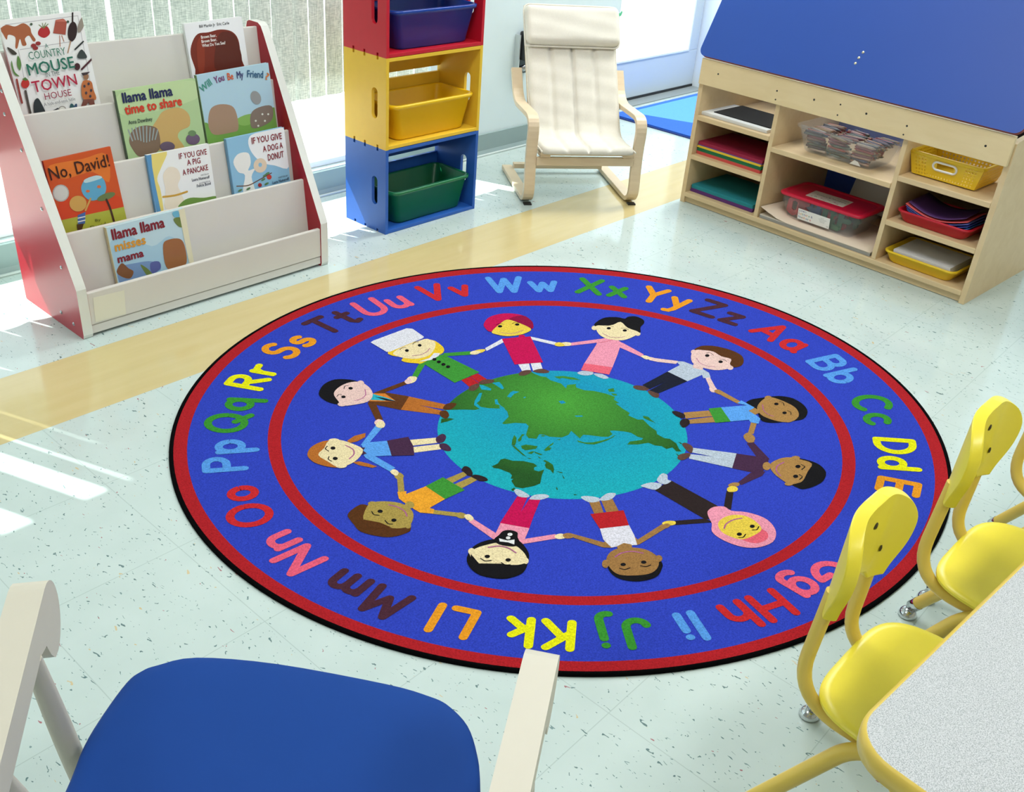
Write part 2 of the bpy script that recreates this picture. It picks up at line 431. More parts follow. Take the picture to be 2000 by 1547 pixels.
for a, b_ in zip(gaps[:-1], gaps[1:]):
    ga = wide.get(a, 0.005 if a > 0.6 else 0.0006)/2; gb = wide.get(b_, 0.005 if b_ > 0.6 else 0.0006)/2
    v = MB(); tw = random.uniform(-0.006, 0.006); n = 6; x0, x1 = a+ga-0.7, b_-gb-0.7
    zb = 0.385+0.022*(a+0.9)/3.4
    G = [[(x0+(x1-x0)*i/n, tw*(i/n-0.5)*2-0.006*math.sin(PI*i/n), z) for i in range(n+1)] for z in (zb, 1.2, 1.98)]
    v.grid(G); v.obj('vane', m_blind, bl, fix=False)

#==BOOKSHELF==
# ------------------------------------------------------------------ tiered book display
m_red = mat('red_laminate', (176, 24, 44), 0.32, 0.03, 20)
m_edge = mat('white_edge_band', (224, 226, 218), 0.4, 0.03, 15)
m_panel = mat('warm_white_panel', (214, 211, 203), 0.5, 0.03, 12)
m_steel = mat('steel', (170, 172, 175), 0.25, metal=1.0)
BX, BW = 1.0859, 0.8355
bs = thing('book_display', 'tiered white book display stand with red side panels below the blinds', 'book stand', (0, 0, 0))
prof = [(2.463, 0.0), (2.459, 0.012), (2.458, 0.150)]
prof += [(2.458+0.267*t, 0.152+0.563*t) for t in (0.02, 0.98)] + [(2.733, 0.727), (2.748, 0.735), (2.795, 0.735), (2.806, 0.729), (2.811, 0.716), (2.811, 0.004), (2.806, 0.0)]
for sx in (BX-0.028, BX+BW-0.028):
    p = MB(); p.prism([(sx, y, z) for y, z in prof], (0.028, 0, 0), m_red, m_edge)
    sp_ = p.obj('side_panel', None, bs, bevel=0.004, seg=3)
    if sx < BX:
        k = MB()
        for q in ((10*.3232, 550*.3232), (28*.3232, 690*.3232), (130*.3232, 908*.3232), (253*.3232, 1263*.3232), (363*.33, 250+825*.33), (363*.33, 250+1090*.33), (437*.33, 250+1160*.33)):
            P = at_plane(q, (BX-0.028, 0, 0), (1, 0, 0)); k = MB(); k.lathe([(0.0, -0.003), (0.003, -0.0028), (0.0055, -0.001), (0.006, 0.001)], (BX-0.028, P[1], P[2]), (1, 0, 0), seg=10); k.obj('bolt_head', m_steel, sp_)
IX0, IX1 = BX, BX+BW-0.028
TIER = [(2.460, 0.134), (2.543, 0.280), (2.612, 0.426), (2.682, 0.572), (2.755, 0.722)]   # front top edges
# front lip and base
p = MB(); p.box(IX0, IX1, 2.461, 2.475, 0.036, 0.134); lip = p.obj('front_lip', m_panel, bs, bevel=0.003)
p = MB(); p.box(IX0, IX1, 2.464, 2.476, 0.008, 0.034); p.box(IX0, IX1, 2.476, 2.80, 0.02, 0.034); p.obj('base_board', m_panel, bs, bevel=0.002)
for k in range(1, 5):
    y, z = TIER[k]; zb = TIER[k-1][1]-0.10; h = z-zb
    p = MB(); p.prism([(IX0, y, z), (IX0, y+0.012, z), (IX0, y+0.012-0.1*h, zb), (IX0, y-0.1*h, zb)], (IX1-IX0, 0, 0))
    p.obj('display_board', m_panel, bs, bevel=0.002)
    if k < 4:
        yb = y-0.1*0.1+0.012
        p = MB(); p.box(IX0, IX1, yb, yb+0.05, z-0.108, z-0.098); p.obj('ledge', m_panel, bs)
p = MB(); p.box(IX0, IX1, 2.790, 2.80, 0.034, 0.66); p.obj('back_board', m_panel, bs)
q = [(550*.33, 250+1005*.33), (735*.33, 250+960*.33), (745*.33, 250+1100*.33), (565*.33, 250+1150*.33)]
pts = [tuple(at_plane(a, (0, 2.4605, 0), (0, 1, 0))) for a in q]
p = MB(); p.prism(pts, (0, -0.0004, 0)); p.obj('tape_label', mat('clear_tape_label', (226, 224, 206), 0.2), lip)

#==BOOKS==
Z = {'a': (0, 0, .3232), 'b': (0, 250, .33)}
INK = {}
def ink(c, rough=0.35):
    n = 'ink_%d_%d_%d' % c
    return mat(n, c, rough)
m_pages = mat('page_block', (236, 232, 218), 0.8)
class Book:
    """a picture book leaning in a tier; its cover is drawn in the book's own plane"""
    def __init__(s, tier, zk, quad, label, base, spine=None, thick=0.010, tail=0.085, extra=0.0):
        y, z = TIER[tier]; s.n = Vector((0, -1, 0.1)).normalized(); s.vup = Vector((0, 0.1, 1)).normalized()
        s.zk = zk; s.P0 = Vector((0, y, z)) + s.n*(thick+0.002+extra)
        q = [s.w3(p) for p in quad]
        tl, tr, br, bl_ = q
        ex = ((tr-tl)+(br-bl_)).normalized(); s.ex = ex
        s.ev = s.n.cross(ex).normalized()
        if s.ev.z < 0: s.ev = -s.ev
        W = ((tr-tl).dot(ex)+(br-bl_).dot(ex))/2
        lo = min(bl_.dot(s.ev), br.dot(s.ev))
        s.W = W; s.H = ((tl+tr)/2-bl_).dot(s.ev)+tail
        s.o = tl + ex*(((tl+bl_)/2-tl).dot(ex)); s.o = tl + ex*0.5*((bl_-tl).dot(ex)) + s.ev*(((tr-tl).dot(s.ev))/2)  # top-left corner
        s.t = thick
        s.mb = MB(); s.layer = 0; s.base = base; s.label = label; s.spine = spine or base
        mt = ink(base)
        # case: front board, back board and spine wrapped round the pages
        s.solid(0, s.W, -s.H, 0, 0.0, 0.0018, mt); s.solid(0, s.W, -s.H, 0, s.t-0.0018, s.t, mt); s.solid(-0.0015, 0.0005, -s.H, 0, 0, s.t, ink(s.spine))
    def solid(s, x0, x1, y0, y1, d0, d1, m, mb=None):
        vs = [s.o+s.ex*x+s.ev*y-s.n*d for d in (d0, d1) for y in (y0, y1) for x in (x0, x1)]
        (mb or s.mb).add(vs, [(0, 1, 3, 2), (4, 6, 7, 5), (0, 4, 5, 1), (2, 3, 7, 6), (0, 2, 6, 4), (1, 5, 7, 3)], m)
    def w3(s, p):
        ox, oy, k = Z[s.zk]
        return Vector(at_plane((ox+p[0]*k, oy+p[1]*k), s.P0, s.n))
    def loc(s, p):
        d = s.w3(p)-s.o
        return (d.dot(s.ex), d.dot(s.ev))
    def put(s, pts2, col, lift=None, clip=True):
        if lift is None: s.layer += 1; lift = s.layer*0.00012
        if clip:
            pts2 = s.clip(pts2)
            if len(pts2) < 3: return
        s.mb.flat([s.o+s.ex*a+s.ev*b+s.n*lift for a, b in pts2], ink(col))
    def clip(s, P):
        for ax, lim, sg in ((0, 0.0, 1), (0, s.W, -1), (1, 0.0, -1), (1, -s.H, 1)):
            out = []
            for i in range(len(P)):
                a, b = P[i-1], P[i]
                ia = (a[ax]-lim)*sg >= 0; ib = (b[ax]-lim)*sg >= 0
                if ia != ib:
                    t = (lim-a[ax])/(b[ax]-a[ax]); out.append((a[0]+(b[0]-a[0])*t, a[1]+(b[1]-a[1])*t))
                if ib: out.append(b)
            P = out
            if not P: return P
        return P
    def poly(s, pts, col, sm=False):
        if sm: pts = smooth_closed(pts)
        s.put([s.loc(p) for p in pts], col)
    def ell(s, c, rx, ry, col, ang=0):
        ca, sa = math.cos(ang), math.sin(ang)
        s.poly([(c[0]+rx*math.cos(t)*ca-ry*math.sin(t)*sa, c[1]+rx*math.cos(t)*sa+ry*math.sin(t)*ca) for t in [2*PI*k/20 for k in range(20)]], col)
    def line(s, pts, w, col, sm=True):
        L = [s.loc(p) for p in pts]
        if sm: L = smooth_open(L)
        s.layer += 1
        for k, (_, qs) in enumerate(stroke2d(L, w)):
            for q in qs: s.put(q, col, (s.layer+k*0.15)*0.00012)
    def text(s, txt, a, b, h, col, bold=0.0, bend=0.0):
        """a,b: zoom px of the baseline's two ends; h: capital height in zoom px"""
        A = np.array(s.loc(a)); B = np.array(s.loc(b))
        up = np.array(s.loc((a[0], a[1]-h)))-A; hh = np.linalg.norm(up)
        d = B-A; L = np.linalg.norm(d); d = d/L; nrm = np.array([-d[1], d[0]])
        v, f = text_polys(txt)
        s.layer += 1; lift = s.layer*0.00012
        offs = [(0, 0)] if not bold else [(-bold, 0), (bold, 0), (0, bold), (0, -bold)]
        for k, (ox, oy) in enumerate(offs):
            P = []
            for x, y in v:
                q = A+d*(x*L+ox*hh)+nrm*(y*hh+oy*hh+bend*hh*4*x*(1-x))
                P.append(s.o+s.ex*q[0]+s.ev*q[1]+s.n*(lift+k*0.00002))
            s.mb.add(P, f, ink(col))
    def done(s):
        c = s.o+s.ex*s.W/2-s.ev*s.H
        root = thing('picture_book', s.label, 'book', c, 0, 'picture books on the display stand')
        def rel(mb):
            mb.v = [(v[0]-c.x, v[1]-c.y, v[2]-c.z) for v in mb.v]; return mb
        rel(s.mb).obj('cover', None, root, fix=False)
        pg = MB(); s.solid(0.0006, s.W-0.003, -s.H+0.003, -0.003, 0.0018, s.t-0.0018, None, pg)
        rel(pg).obj('pages', m_pages, root)
        return root

# top tier, left: large white cover ringed by small red, brown and green things
B = Book(4, 'a', [(-8, 128), (490, 66), (612, 660), (150, 742)], 'large white picture book ringed by small pictures, top left of the display', (238, 238, 236), thick=0.012)
B.line([(30, 150), (470, 95), (575, 655)], 0.0012, (170, 165, 170), False)
B.line([(120, 300), (440, 250)], 0.0012, (170, 165, 170), False)
B.line([(110, 300), (190, 690)], 0.0012, (170, 165, 170), False)
B.poly([(0, 175), (40, 150), (90, 160), (140, 140), (180, 165), (190, 200), (215, 240), (200, 250), (175, 215), (150, 235), (160, 270), (135, 275), (120, 235), (105, 290), (92, 285), (92, 225), (50, 210), (40, 240), (15, 200)], (168, 96, 62), True)
B.poly([(230, 190), (250, 165), (285, 160), (302, 200), (270, 228), (235, 215)], (178, 44, 48), True)
for q in ((235, 150), (255, 140), (275, 138), (290, 145)): B.line([(262, 170), q], 0.002, (120, 130, 80))
B.poly([(335, 120), (380, 112), (402, 135), (395, 210), (320, 200)], (168, 82, 66)); B.line([(360, 215), (362, 280)], 0.002, (176, 112, 84)); B.line([(372, 215), (385, 250)], 0.002, (176, 112, 84)); B.poly([(335, 120), (385, 114), (403, 133), (338, 130)], (196, 110, 92))
B.line([(437, 75), (437, 150)], 0.004, (40, 26, 28)); B.ell((436, 190), 28, 60, (46, 28, 30), 0.1); B.poly([(470, 150), (500, 95), (515, 130), (490, 185), (470, 195)], (150, 140, 128), True); B.line([(425, 250), (408, 318)], 0.003, (176, 140, 110))
B.ell((187, 146), 8, 8, (70, 90, 70)); B.ell((408, 131), 8, 8, (70, 90, 70))
for c in ((200, 275), (228, 262), (212, 290)): B.ell(c, 16, 12, (150, 48, 48))
B.poly([(40, 285), (75, 300), (100, 325), (70, 328)], (70, 66, 60), True)
B.poly([(105, 335), (125, 380), (118, 425), (100, 390)], (96, 138, 72), True); B.poly([(68, 365), (85, 430), (115, 460), (85, 450), (66, 400)], (96, 138, 72), True)
B.ell((150, 505), 25, 28, (190, 48, 44), 0.3); B.poly([(130, 478), (150, 466), (168, 482), (150, 488)], (80, 120, 60))
B.line([(450, 298), (500, 250)], 0.004, (44, 50, 48)); B.poly([(465, 330), (490, 298), (520, 335), (515, 352), (470, 352)], (60, 68, 68), True)
B.ell((463, 402), 18, 22, (70, 30, 40)); B.line([(490, 418), (552, 355)], 0.005, (76, 34, 44))
B.line([(98, 480), (115, 560), (130, 620)], 0.005, (150, 60, 52)); B.line([(150, 550), (165, 620), (180, 680)], 0.006, (80, 72, 66))
B.poly([(200, 620), (225, 592), (255, 640), (272, 690), (235, 712), (205, 690)], (44, 52, 56), True)
B.ell((372, 665), 26, 26, (150, 146, 140)); B.ell((372, 665), 20, 20, (222, 220, 212)); B.line([(280, 690), (345, 655)], 0.004, (60, 60, 66))
B.ell((432, 650), 14, 26, (50, 92, 98), -0.2); B.ell((450, 648), 10, 24, (50, 80, 110), 0.3)
B.poly([(488, 560), (495, 490), (545, 490), (560, 540), (575, 600), (505, 600)], (190, 110, 60), True); B.poly([(500, 600), (560, 595), (575, 655), (545, 655), (530, 615), (500, 660), (480, 655)], (120, 70, 60)); B.ell((515, 462), 16, 20, (150, 110, 80)); B.poly([(485, 440), (540, 432), (520, 450), (495, 456)], (60, 50, 56))
for c in ((505, 520), (530, 505), (545, 545), (515, 560), (540, 580)): B.ell(c, 7, 9, (70, 60, 70))
B.text('A', (268, 290), (288, 287), 26, (60, 120, 100))
B.text('COUNTRY', (172, 360), (395, 328), 46, (58, 120, 98)); B.text('MOUSE', (170, 455), (448, 405), 68, (40, 112, 92), 0.02)
B.text('IN THE', (274, 465), (356, 450), 28, (110, 120, 116)); B.text('TOWN', (198, 558), (462, 508), 66, (178, 34, 66), 0.015); B.text('HOUSE', (268, 602), (428, 575), 40, (150, 40, 66))
B.text('A hide-and-seek fable', (262, 640), (450, 604), 20, (110, 110, 116))
B.done()
# top tier, right: white cover with a large dark brown shape
B = Book(4, 'a', [(1112, 148), (1450, 98), (1512, 400), (1165, 452)], 'white picture book with one large brown rounded block, top right of the display', (238, 240, 240), thick=0.012, tail=0.16)
B.poly([(1152, 330), (1160, 260), (1195, 205), (1260, 195), (1330, 178), (1400, 190), (1440, 240), (1455, 340), (1470, 470), (1200, 520), (1180, 420)], (118, 42, 26), True)
B.poly([(1300, 300), (1330, 200), (1400, 200), (1440, 260), (1455, 400), (1310, 430)], (92, 36, 24), True)
B.poly([(1190, 260), (1230, 230), (1235, 420), (1200, 430)], (138, 52, 30), True)
B.text('Bill Martin Jr  Eric Carle', (1205, 168), (1385, 146), 17, (50, 52, 58), 0.02)
B.text('Brown Bear,', (1216, 234), (1307, 221), 18, (240, 236, 230), 0.03); B.text('Brown Bear,', (1219, 260), (1310, 246), 18, (240, 236, 230), 0.03); B.text('What Do You See?', (1222, 285), (1362, 266), 18, (240, 236, 230), 0.03)
B.done()
# second tier
B = Book(3, 'a', [(703, 552), (1166, 473), (1256, 880), (770, 978)], 'pale green picture book with navy and orange title words on the second tier', (176, 204, 150), spine=(70, 96, 70), thick=0.012)
B.poly([(730, 560), (1160, 485), (1180, 600), (760, 700)], (190, 214, 160), True)
B.poly([(905, 800), (950, 720), (990, 670), (1080, 650), (1140, 690), (1145, 760), (1090, 790), (1075, 830), (1110, 900), (960, 910), (920, 850)], (202, 168, 104), True)
B.poly([(780, 850), (800, 790), (860, 760), (930, 765), (960, 800), (965, 900), (900, 940), (840, 945), (800, 900)], (128, 106, 88), True)
for k in range(9): B.line([(800+k*17, 850-8*math.sin(k)), (775+k*22, 785-22*math.sin(k*0.4))], 0.004, (150, 162, 160))
B.ell((1165, 840), 42, 34, (112, 92, 120)); B.ell((1160, 805), 24, 18, (110, 140, 96)); B.ell((1010, 885), 45, 30, (104, 88, 110))
B.text('llama llama', (744, 622), (1042, 575), 60, (34, 40, 84), 0.05); B.text('time to share', (757, 692), (1098, 634), 56, (206, 62, 40), 0.05); B.text('Anna Dewdney', (776, 752), (920, 728), 24, (50, 64, 60), 0.02)
B.done()
B = Book(3, 'a', [(1183, 456), (1612, 381), (1684, 770), (1262, 868)], 'sky blue picture book with arched title over a green meadow on the second tier', (176, 208, 222), spine=(120, 150, 100), thick=0.012)
B.poly([(1235, 740), (1330, 800), (1420, 745), (1500, 690), (1600, 690), (1660, 650), (1700, 790), (1250, 900)], (116, 164, 76), True)
B.poly([(1420, 730), (1500, 690), (1560, 720), (1480, 760)], (136, 180, 92), True)
B.poly([(1258, 720), (1275, 655), (1330, 630), (1400, 640), (1430, 690), (1440, 780), (1400, 800), (1300, 815), (1265, 780)], (166, 136, 112), True)
B.poly([(1515, 690), (1560, 650), (1640, 640), (1645, 720), (1580, 765), (1520, 770)], (132, 116, 104), True)
for c in ((1545, 730), (1585, 690), (1620, 690), (1560, 760), (1600, 730)): B.ell(c, 6, 6, (226, 228, 216))
B.ell((1545, 590), 30, 42, (150, 152, 150), -0.4)
for wd_, a, b_, c in (('Will', (1222, 560), (1282, 508), (74, 150, 132)), ('You', (1300, 506), (1356, 484), (120, 62, 116)), ('Be', (1376, 484), (1410, 478), (206, 92, 50)), ('My', (1432, 474), (1470, 469), (60, 62, 110)), ('Friend', (1492, 466), (1588, 470), (54, 96, 130)), ('?', (1600, 478), (1618, 485), (206, 120, 60))):
    B.text(wd_, a, b_, 42, c, 0.03)
B.done()
# third tier
B = Book(2, 'a', [(256, 972), (669, 888), (766, 1335), (386, 1446)], 'orange picture book with thin black title and green foot on the third tier', (206, 84, 34), spine=(150, 40, 28), thick=0.007)
B.poly([(300, 1000), (500, 960), (640, 930), (660, 1100), (560, 1040), (400, 1080), (330, 1060)], (224, 118, 44), True)
B.poly([(380, 1180), (520, 1230), (700, 1180), (730, 1260), (380, 1330)], (212, 70, 30), True)
B.poly([(372, 1330), (748, 1250), (770, 1340), (400, 1450)], (174, 178, 66))
B.ell((367, 1167), 50, 52, (176, 176, 170)); B.ell((367, 1167), 43, 45, (206, 206, 200))
B.poly([(490, 1130), (520, 1080), (590, 1062), (630, 1090), (640, 1150), (610, 1195), (550, 1212), (505, 1180)], (96, 166, 200), True); B.poly([(510, 1085), (580, 1060), (615, 1075), (520, 1105)], (186, 214, 220), True); B.ell((530, 1155), 12, 8, (214, 110, 60)); B.ell((597, 1128), 12, 9, (214, 110, 60))
B.ell((640, 1188), 58, 20, (106, 122, 74), -0.35); B.line([(642, 1205), (665, 1260), (690, 1345)], 0.006, (70, 40, 30))
B.ell((470, 1230), 52, 48, (206, 160, 84)); B.poly([(468, 1300), (515, 1280), (512, 1350), (470, 1360)], (70, 104, 166)); B.line([(470, 1318), (512, 1308)], 0.003, (230, 230, 226), False); B.line([(470, 1340), (512, 1330)], 0.003, (230, 230, 226), False); B.poly([(462, 1355), (505, 1350), (490, 1395), (500, 1420), (470, 1420)], (80, 56, 34))
B.line([(515, 1270), (545, 1200)], 0.005, (206, 160, 84))
B.text('No, David!', (306, 1090), (664, 1002), 76, (60, 26, 18), 0.01)
B.text('By', (575, 1340), (608, 1332), 16, (90, 96, 40)); B.text('David', (548, 1390), (640, 1364), 26, (90, 96, 40))
B.done()
B = Book(2, 'a', [(884, 940), (1256, 867), (1312, 1205), (948, 1288)], 'white picture book with blue spine and yellow left strip on the third tier', (238, 240, 238), spine=(92, 150, 196), thick=0.010)
B.poly([(884, 940), (914, 934), (976, 1282), (948, 1288)], (92, 150, 196)); B.poly([(914, 934), (1008, 918), (975, 1010), (950, 1080), (970, 1150), (990, 1282), (974, 1284)], (232, 214, 122), True)
B.poly([(985, 1060), (1020, 1010), (1070, 1020), (1090, 1070), (1075, 1120), (1095, 1170), (1110, 1240), (1000, 1260), (1000, 1150)], (236, 224, 204), True)
B.line([(985, 1190), (1060, 1180), (1130, 1158)], 0.006, (206, 160, 62)); B.poly([(1100, 1220), (1150, 1195), (1230, 1195), (1300, 1185), (1312, 1205), (1090, 1256)], (112, 150, 70), True)
B.text('IF YOU GIVE', (1083, 962), (1250, 932), 34, (140, 40, 52), 0.02); B.text('A PIG', (1132, 1000), (1212, 985), 34, (140, 40, 52), 0.02); B.text('A PANCAKE', (1106, 1060), (1258, 1026), 34, (140, 40, 52), 0.02)
B.text('WRITTEN BY', (1212, 1064), (1262, 1054), 9, (90, 92, 100)); B.text('Laura Numeroff', (1160, 1096), (1266, 1076), 17, (60, 64, 80), 0.02); B.text('ILLUSTRATED BY', (1205, 1112), (1270, 1098), 9, (90, 92, 100)); B.text('Felicia Bond', (1190, 1132), (1273, 1114), 17, (60, 64, 80), 0.02)
B.done()
B = Book(2, 'a', [(1364, 842), (1710, 770), (1760, 1087), (1420, 1176)], 'light blue picture book with a white corner circle and red berries on the third tier', (142, 190, 218), spine=(110, 160, 196), thick=0.013)
B.poly([(1540, 806), (1500, 850), (1520, 920), (1580, 980), (1660, 1000), (1748, 1004), (1710, 770)], (238, 240, 240), True)
B.poly([(1410, 980), (1440, 930), (1500, 925), (1515, 985), (1500, 1030), (1540, 1020), (1520, 1070), (1540, 1160), (1470, 1160), (1480, 1060), (1440, 1040)], (236, 236, 230), True)
B.ell((1572, 1000), 40, 44, (226, 206, 180), 0.2); B.ell((1572, 996), 11, 13, (142, 190, 218))
B.line([(1430, 1125), (1500, 1120), (1560, 1090), (1640, 1045)], 0.003, (110, 70, 50)); B.ell((1626, 1070), 15, 15, (192, 58, 46)); B.ell((1570, 1118), 12, 12, (160, 44, 44))
for c in ((1600, 1060), (1590, 1085), (1610, 1110), (1500, 1140), (1450, 1150), (1615, 1048)): B.ell(c, 14, 6, (92, 130, 84), -0.5)
B.text('IF YOU GIVE', (1522, 870), (1702, 838), 38, (138, 38, 50), 0.02); B.text('A DOG A', (1590, 918), (1708, 893), 36, (138, 38, 50), 0.02); B.text('DONUT', (1620, 970), (1714, 948), 38, (138, 38, 50), 0.02)
B.text('WRITTEN BY', (1680, 1078), (1738, 1064), 9, (70, 80, 100)); B.text('Laura Numeroff', (1645, 1112), (1744, 1086), 17, (50, 58, 84), 0.02)
B.done()
# fourth tier
B = Book(1, 'b', [(629, 592), (1090, 474), (1148, 800), (702, 934)], 'blue and white picture book with cream right edge standing alone on the lowest tier', (190, 216, 226), spine=(206, 200, 160), thick=0.014)
B.poly([(640, 700), (760, 640), (900, 700), (1000, 640), (1080, 700), (1110, 800), (700, 930)], (166, 202, 220), True)
B.poly([(700, 830), (800, 800), (900, 790), (950, 840), (800, 900), (715, 925)], (120, 150, 190), True); B.poly([(890, 800), (940, 790), (950, 830), (900, 860)], (92, 100, 160), True)
B.poly([(690, 850), (720, 800), (760, 830), (790, 850), (770, 890), (720, 880)], (130, 84, 50), True); B.poly([(830, 810), (870, 830), (905, 870), (880, 885)], (112, 130, 66), True)
B.poly([(965, 690), (1000, 660), (1060, 655), (1090, 690), (1105, 790), (1070, 830), (1010, 845), (975, 800)], (158, 104, 62), True)
B.poly([(1025, 540), (1070, 530), (1100, 580), (1060, 585)], (112, 130, 66), True); B.poly([(1020, 500), (1055, 492), (1060, 525), (1030, 525)], (110, 180, 206), True)
B.poly([(1055, 483), (1090, 474), (1148, 800), (1120, 808)], (228, 222, 190))
B.text('llama llama', (668, 662), (974, 585), 62, (130, 36, 44), 0.05); B.text('misses', (684, 730), (862, 683), 52, (214, 150, 50), 0.05); B.text('mama', (700, 798), (850, 758), 44, (130, 36, 44), 0.06)
B.done()

#==CRATES==
CW_, CD, CH, CT = 0.468, 0.2231, 0.3129, 0.013
CRX, CRY, CRA = 2.2525, 2.544, math.radians(-0.26)
def plate_hole(mb, x, outer_l, outer_r, hole, t, m):
    """side panel in the YZ plane at x..x+t with a stadium hole; outer_l / outer_r: boundary halves"""
    n = len(hole)
    for poly in (outer_l, outer_r):
        mb.prism([(x, a, b) for a, b in poly], (t, 0, 0), m)
def side_polys(hy, hz, hl, hw):
    """two halves (front, rear) of a crate side with a vertical stadium hole and finger-joint notches"""
    r = hw/2; top = hz+hl/2-r; bot = hz-hl/2+r
    ar = lambda a0, a1, cz: [(hy+r*math.cos(a0+(a1-a0)*k/8), cz+r*math.sin(a0+(a1-a0)*k/8)) for k in range(9)]
    def notch(y0, y1, z, up):
        d = 0.011 if up else -0.011
        return [(y0, z), (y0, z+d), (y1, z+d), (y1, z)]
    front = [(0, 0)] + notch(0.040, 0.050, 0, True) + [(hy, 0)] + ar(1.5*PI, PI, bot)[0:9] + ar(PI, PI/2, top) + [(hy, CH)] + notch(0.050, 0.040, CH, False) + [(0, CH)]
    rear = [(hy, 0)] + notch(0.108, 0.118, 0, True) + notch(0.166, 0.176, 0, True) + [(CD, 0), (CD, CH)] + notch(0.176, 0.166, CH, False) + notch(0.118, 0.108, CH, False) + [(hy, CH)] + ar(PI/2, 0, top) + ar(0, -PI/2, bot)
    return front, rear
def crate(name, k, m, label):
    t = thing(name, label, 'crate', (CRX, CRY, k*CH), CRA, 'stacked storage crates')
    f, r = side_polys(0.060, 0.1535, 0.105, 0.031)
    for x in (0, CW_-CT):
        p = MB(); p.prism([(x, a, b) for a, b in f], (CT, 0, 0)); p.prism([(x, a, b) for a, b in r], (CT, 0, 0))
        p.obj('side_panel', m, t)
    p = MB(); p.box(CT, CW_-CT, 0.0, CD, 0.0008, 0.013); p.obj('bottom_board', m, t, bevel=0.001)
    p = MB(); p.box(CT, CW_-CT, 0.0, CD, CH-0.013, CH-0.0008); p.obj('top_board', m, t, bevel=0.001)
    p = MB(); p.box(CT, CW_-CT, CD-0.013, CD, 0.013, 0.182); p.obj('back_slat', m, t, bevel=0.001)
    p = MB(); p.box(CT, CW_-CT, CD-0.013, CD, 0.203, CH-0.013); p.obj('back_slat', m, t, bevel=0.001)
    return t
crate('storage_crate', 0, mat('blue_paint', (36, 92, 178), 0.45, 0.04, 30, bump=0.08), 'blue wooden crate on the floor, bottom of the stack of three')
crate('storage_crate', 1, mat('yellow_paint', (232, 192, 52), 0.45, 0.04, 30, bump=0.08), 'yellow wooden crate in the middle of the stack of three')
crate('storage_crate', 2, mat('red_paint', (196, 20, 42), 0.45, 0.04, 30, bump=0.08), 'red wooden crate on top of the stack of three')
def tub_mb(wt, dt, wb, db, h, t=0.003, rim=0.010, r=0.025, lip=0.012, m=None):
    """open tapered tub with a rolled rim, base centred at the origin"""
    L = []
    ring = lambda w, d, z, rr: [(x, y, z) for x, y in rrect(w, d, max(rr, 0.004), 5)]
    L.append(ring(wb-0.012, db-0.012, 0, r)); L.append(ring(wb, db, 0.006, r))
    L.append(ring(wt, dt, h-lip, r)); L.append(ring(wt+2*rim, dt+2*rim, h-lip, r+rim)); L.append(ring(wt+2*rim+0.002, dt+2*rim+0.002, h-0.002, r+rim)); L.append(ring(wt+2*rim-0.004, dt+2*rim-0.004, h, r+rim))
    L.append(ring(wt-2*t+0.004, dt-2*t+0.004, h, r)); L.append(ring(wt-2*t, dt-2*t, h-0.003, r)); L.append(ring(wb-2*t, db-2*t, 0.009, r)); L.append(ring(wb-2*t-0.01, db-2*t-0.01, 0.004, r))
    mb = MB(); mb.loft(L, m, True); return mb
def bin_(name, loc, rz, dims, m, label, cat='bin', group=None, **k):
    t = thing(name, label, cat, loc, rz, group)
    wt, dt, wb, db, h = dims
    full = tub_mb(wt, dt, wb, db, h, m=m, **k)
    full.obj('tub', m, t)
    return t
for k, col, nm in ((0, (16, 110, 64), 'green'), (1, (240, 196, 24), 'yellow'), (2, (10, 60, 150), 'dark blue')):
    crn = ('blue', 'yellow', 'red')[k]
    b = bin_('storage_bin', (CRX+0.248, CRY+0.104, k*CH+0.0135), CRA, (0.385, 0.180, 0.335, 0.155, 0.130), mat('bin_plastic_%d' % k, col, 0.28, 0.02, 30), '%s plastic bin inside the %s crate' % (nm, crn), 'bin', 'bins in the stacked crates')
    s = MB(); s.tube([(x, y, 0.117) for x, y in rrect(0.39, 0.185, 0.028, 5)]+[(0.195, 0.0, 0.117)][:0], 0.003, seg=6); s.obj('rim_bead', mat('bin_plastic_%d' % k, col), b)

#==CHAIR==
# ------------------------------------------------------------------ bentwood armchair
m_birch = wood('birch_veneer', (210, 188, 154), (228, 210, 180), 0.4, (6, 6, 40))
m_canvas = mat('cream_canvas', (220, 216, 203), 0.85, 0.05, 140, bump=0.25, bscale=600, sheen=0.2)
PO = Vector((2.925, 2.437, 0)); PA = math.atan2(2.173-2.437, 3.282-2.925); PW = 0.444
ch = thing('bentwood_armchair', 'small bentwood armchair with cream canvas cushion by the wall', 'armchair', PO, PA)
def strip(path, x0, w, t, m, parent, name):
    P = [Vector((0, a, b)) for a, b in path]; P = fillet(P, 0.07, 7); n = len(P)
    loops = []
    for i in range(n):
        tg = (P[min(i+1, n-1)]-P[max(i-1, 0)]).normalized(); nr = Vector((0, -tg.z, tg.y))
        loops.append([P[i]+Vector((x0, 0, 0))+nr*t/2, P[i]+Vector((x0+w, 0, 0))+nr*t/2, P[i]+Vector((x0+w, 0, 0))-nr*t/2, P[i]+Vector((x0, 0, 0))-nr*t/2])
    mb = MB(); mb.loft(loops, m, False); return mb.obj(name, m, parent, bevel=0.002)
fr_path = [(0.455, 0.014), (0.0, 0.014), (0.022, 0.20), (0.004, 0.352), (0.318, 0.338), (0.40, 0.452)]
m_foot = mat('black_rubber_foot', (26, 26, 28), 0.6)
for x0 in (-0.022, PW-0.022):
    s = strip(fr_path, x0, 0.044, 0.019, m_birch, ch, 'side_frame')
    
    for y0 in (0.0, 0.40): f = MB(); f.box(x0+0.006, x0+0.038, y0, y0+0.025, 0.0, 0.0055); f.obj('foot_pad', m_foot, s)
seat_path = [(-0.02, 0.212), (0.192, 0.203), (0.478, 0.655)]
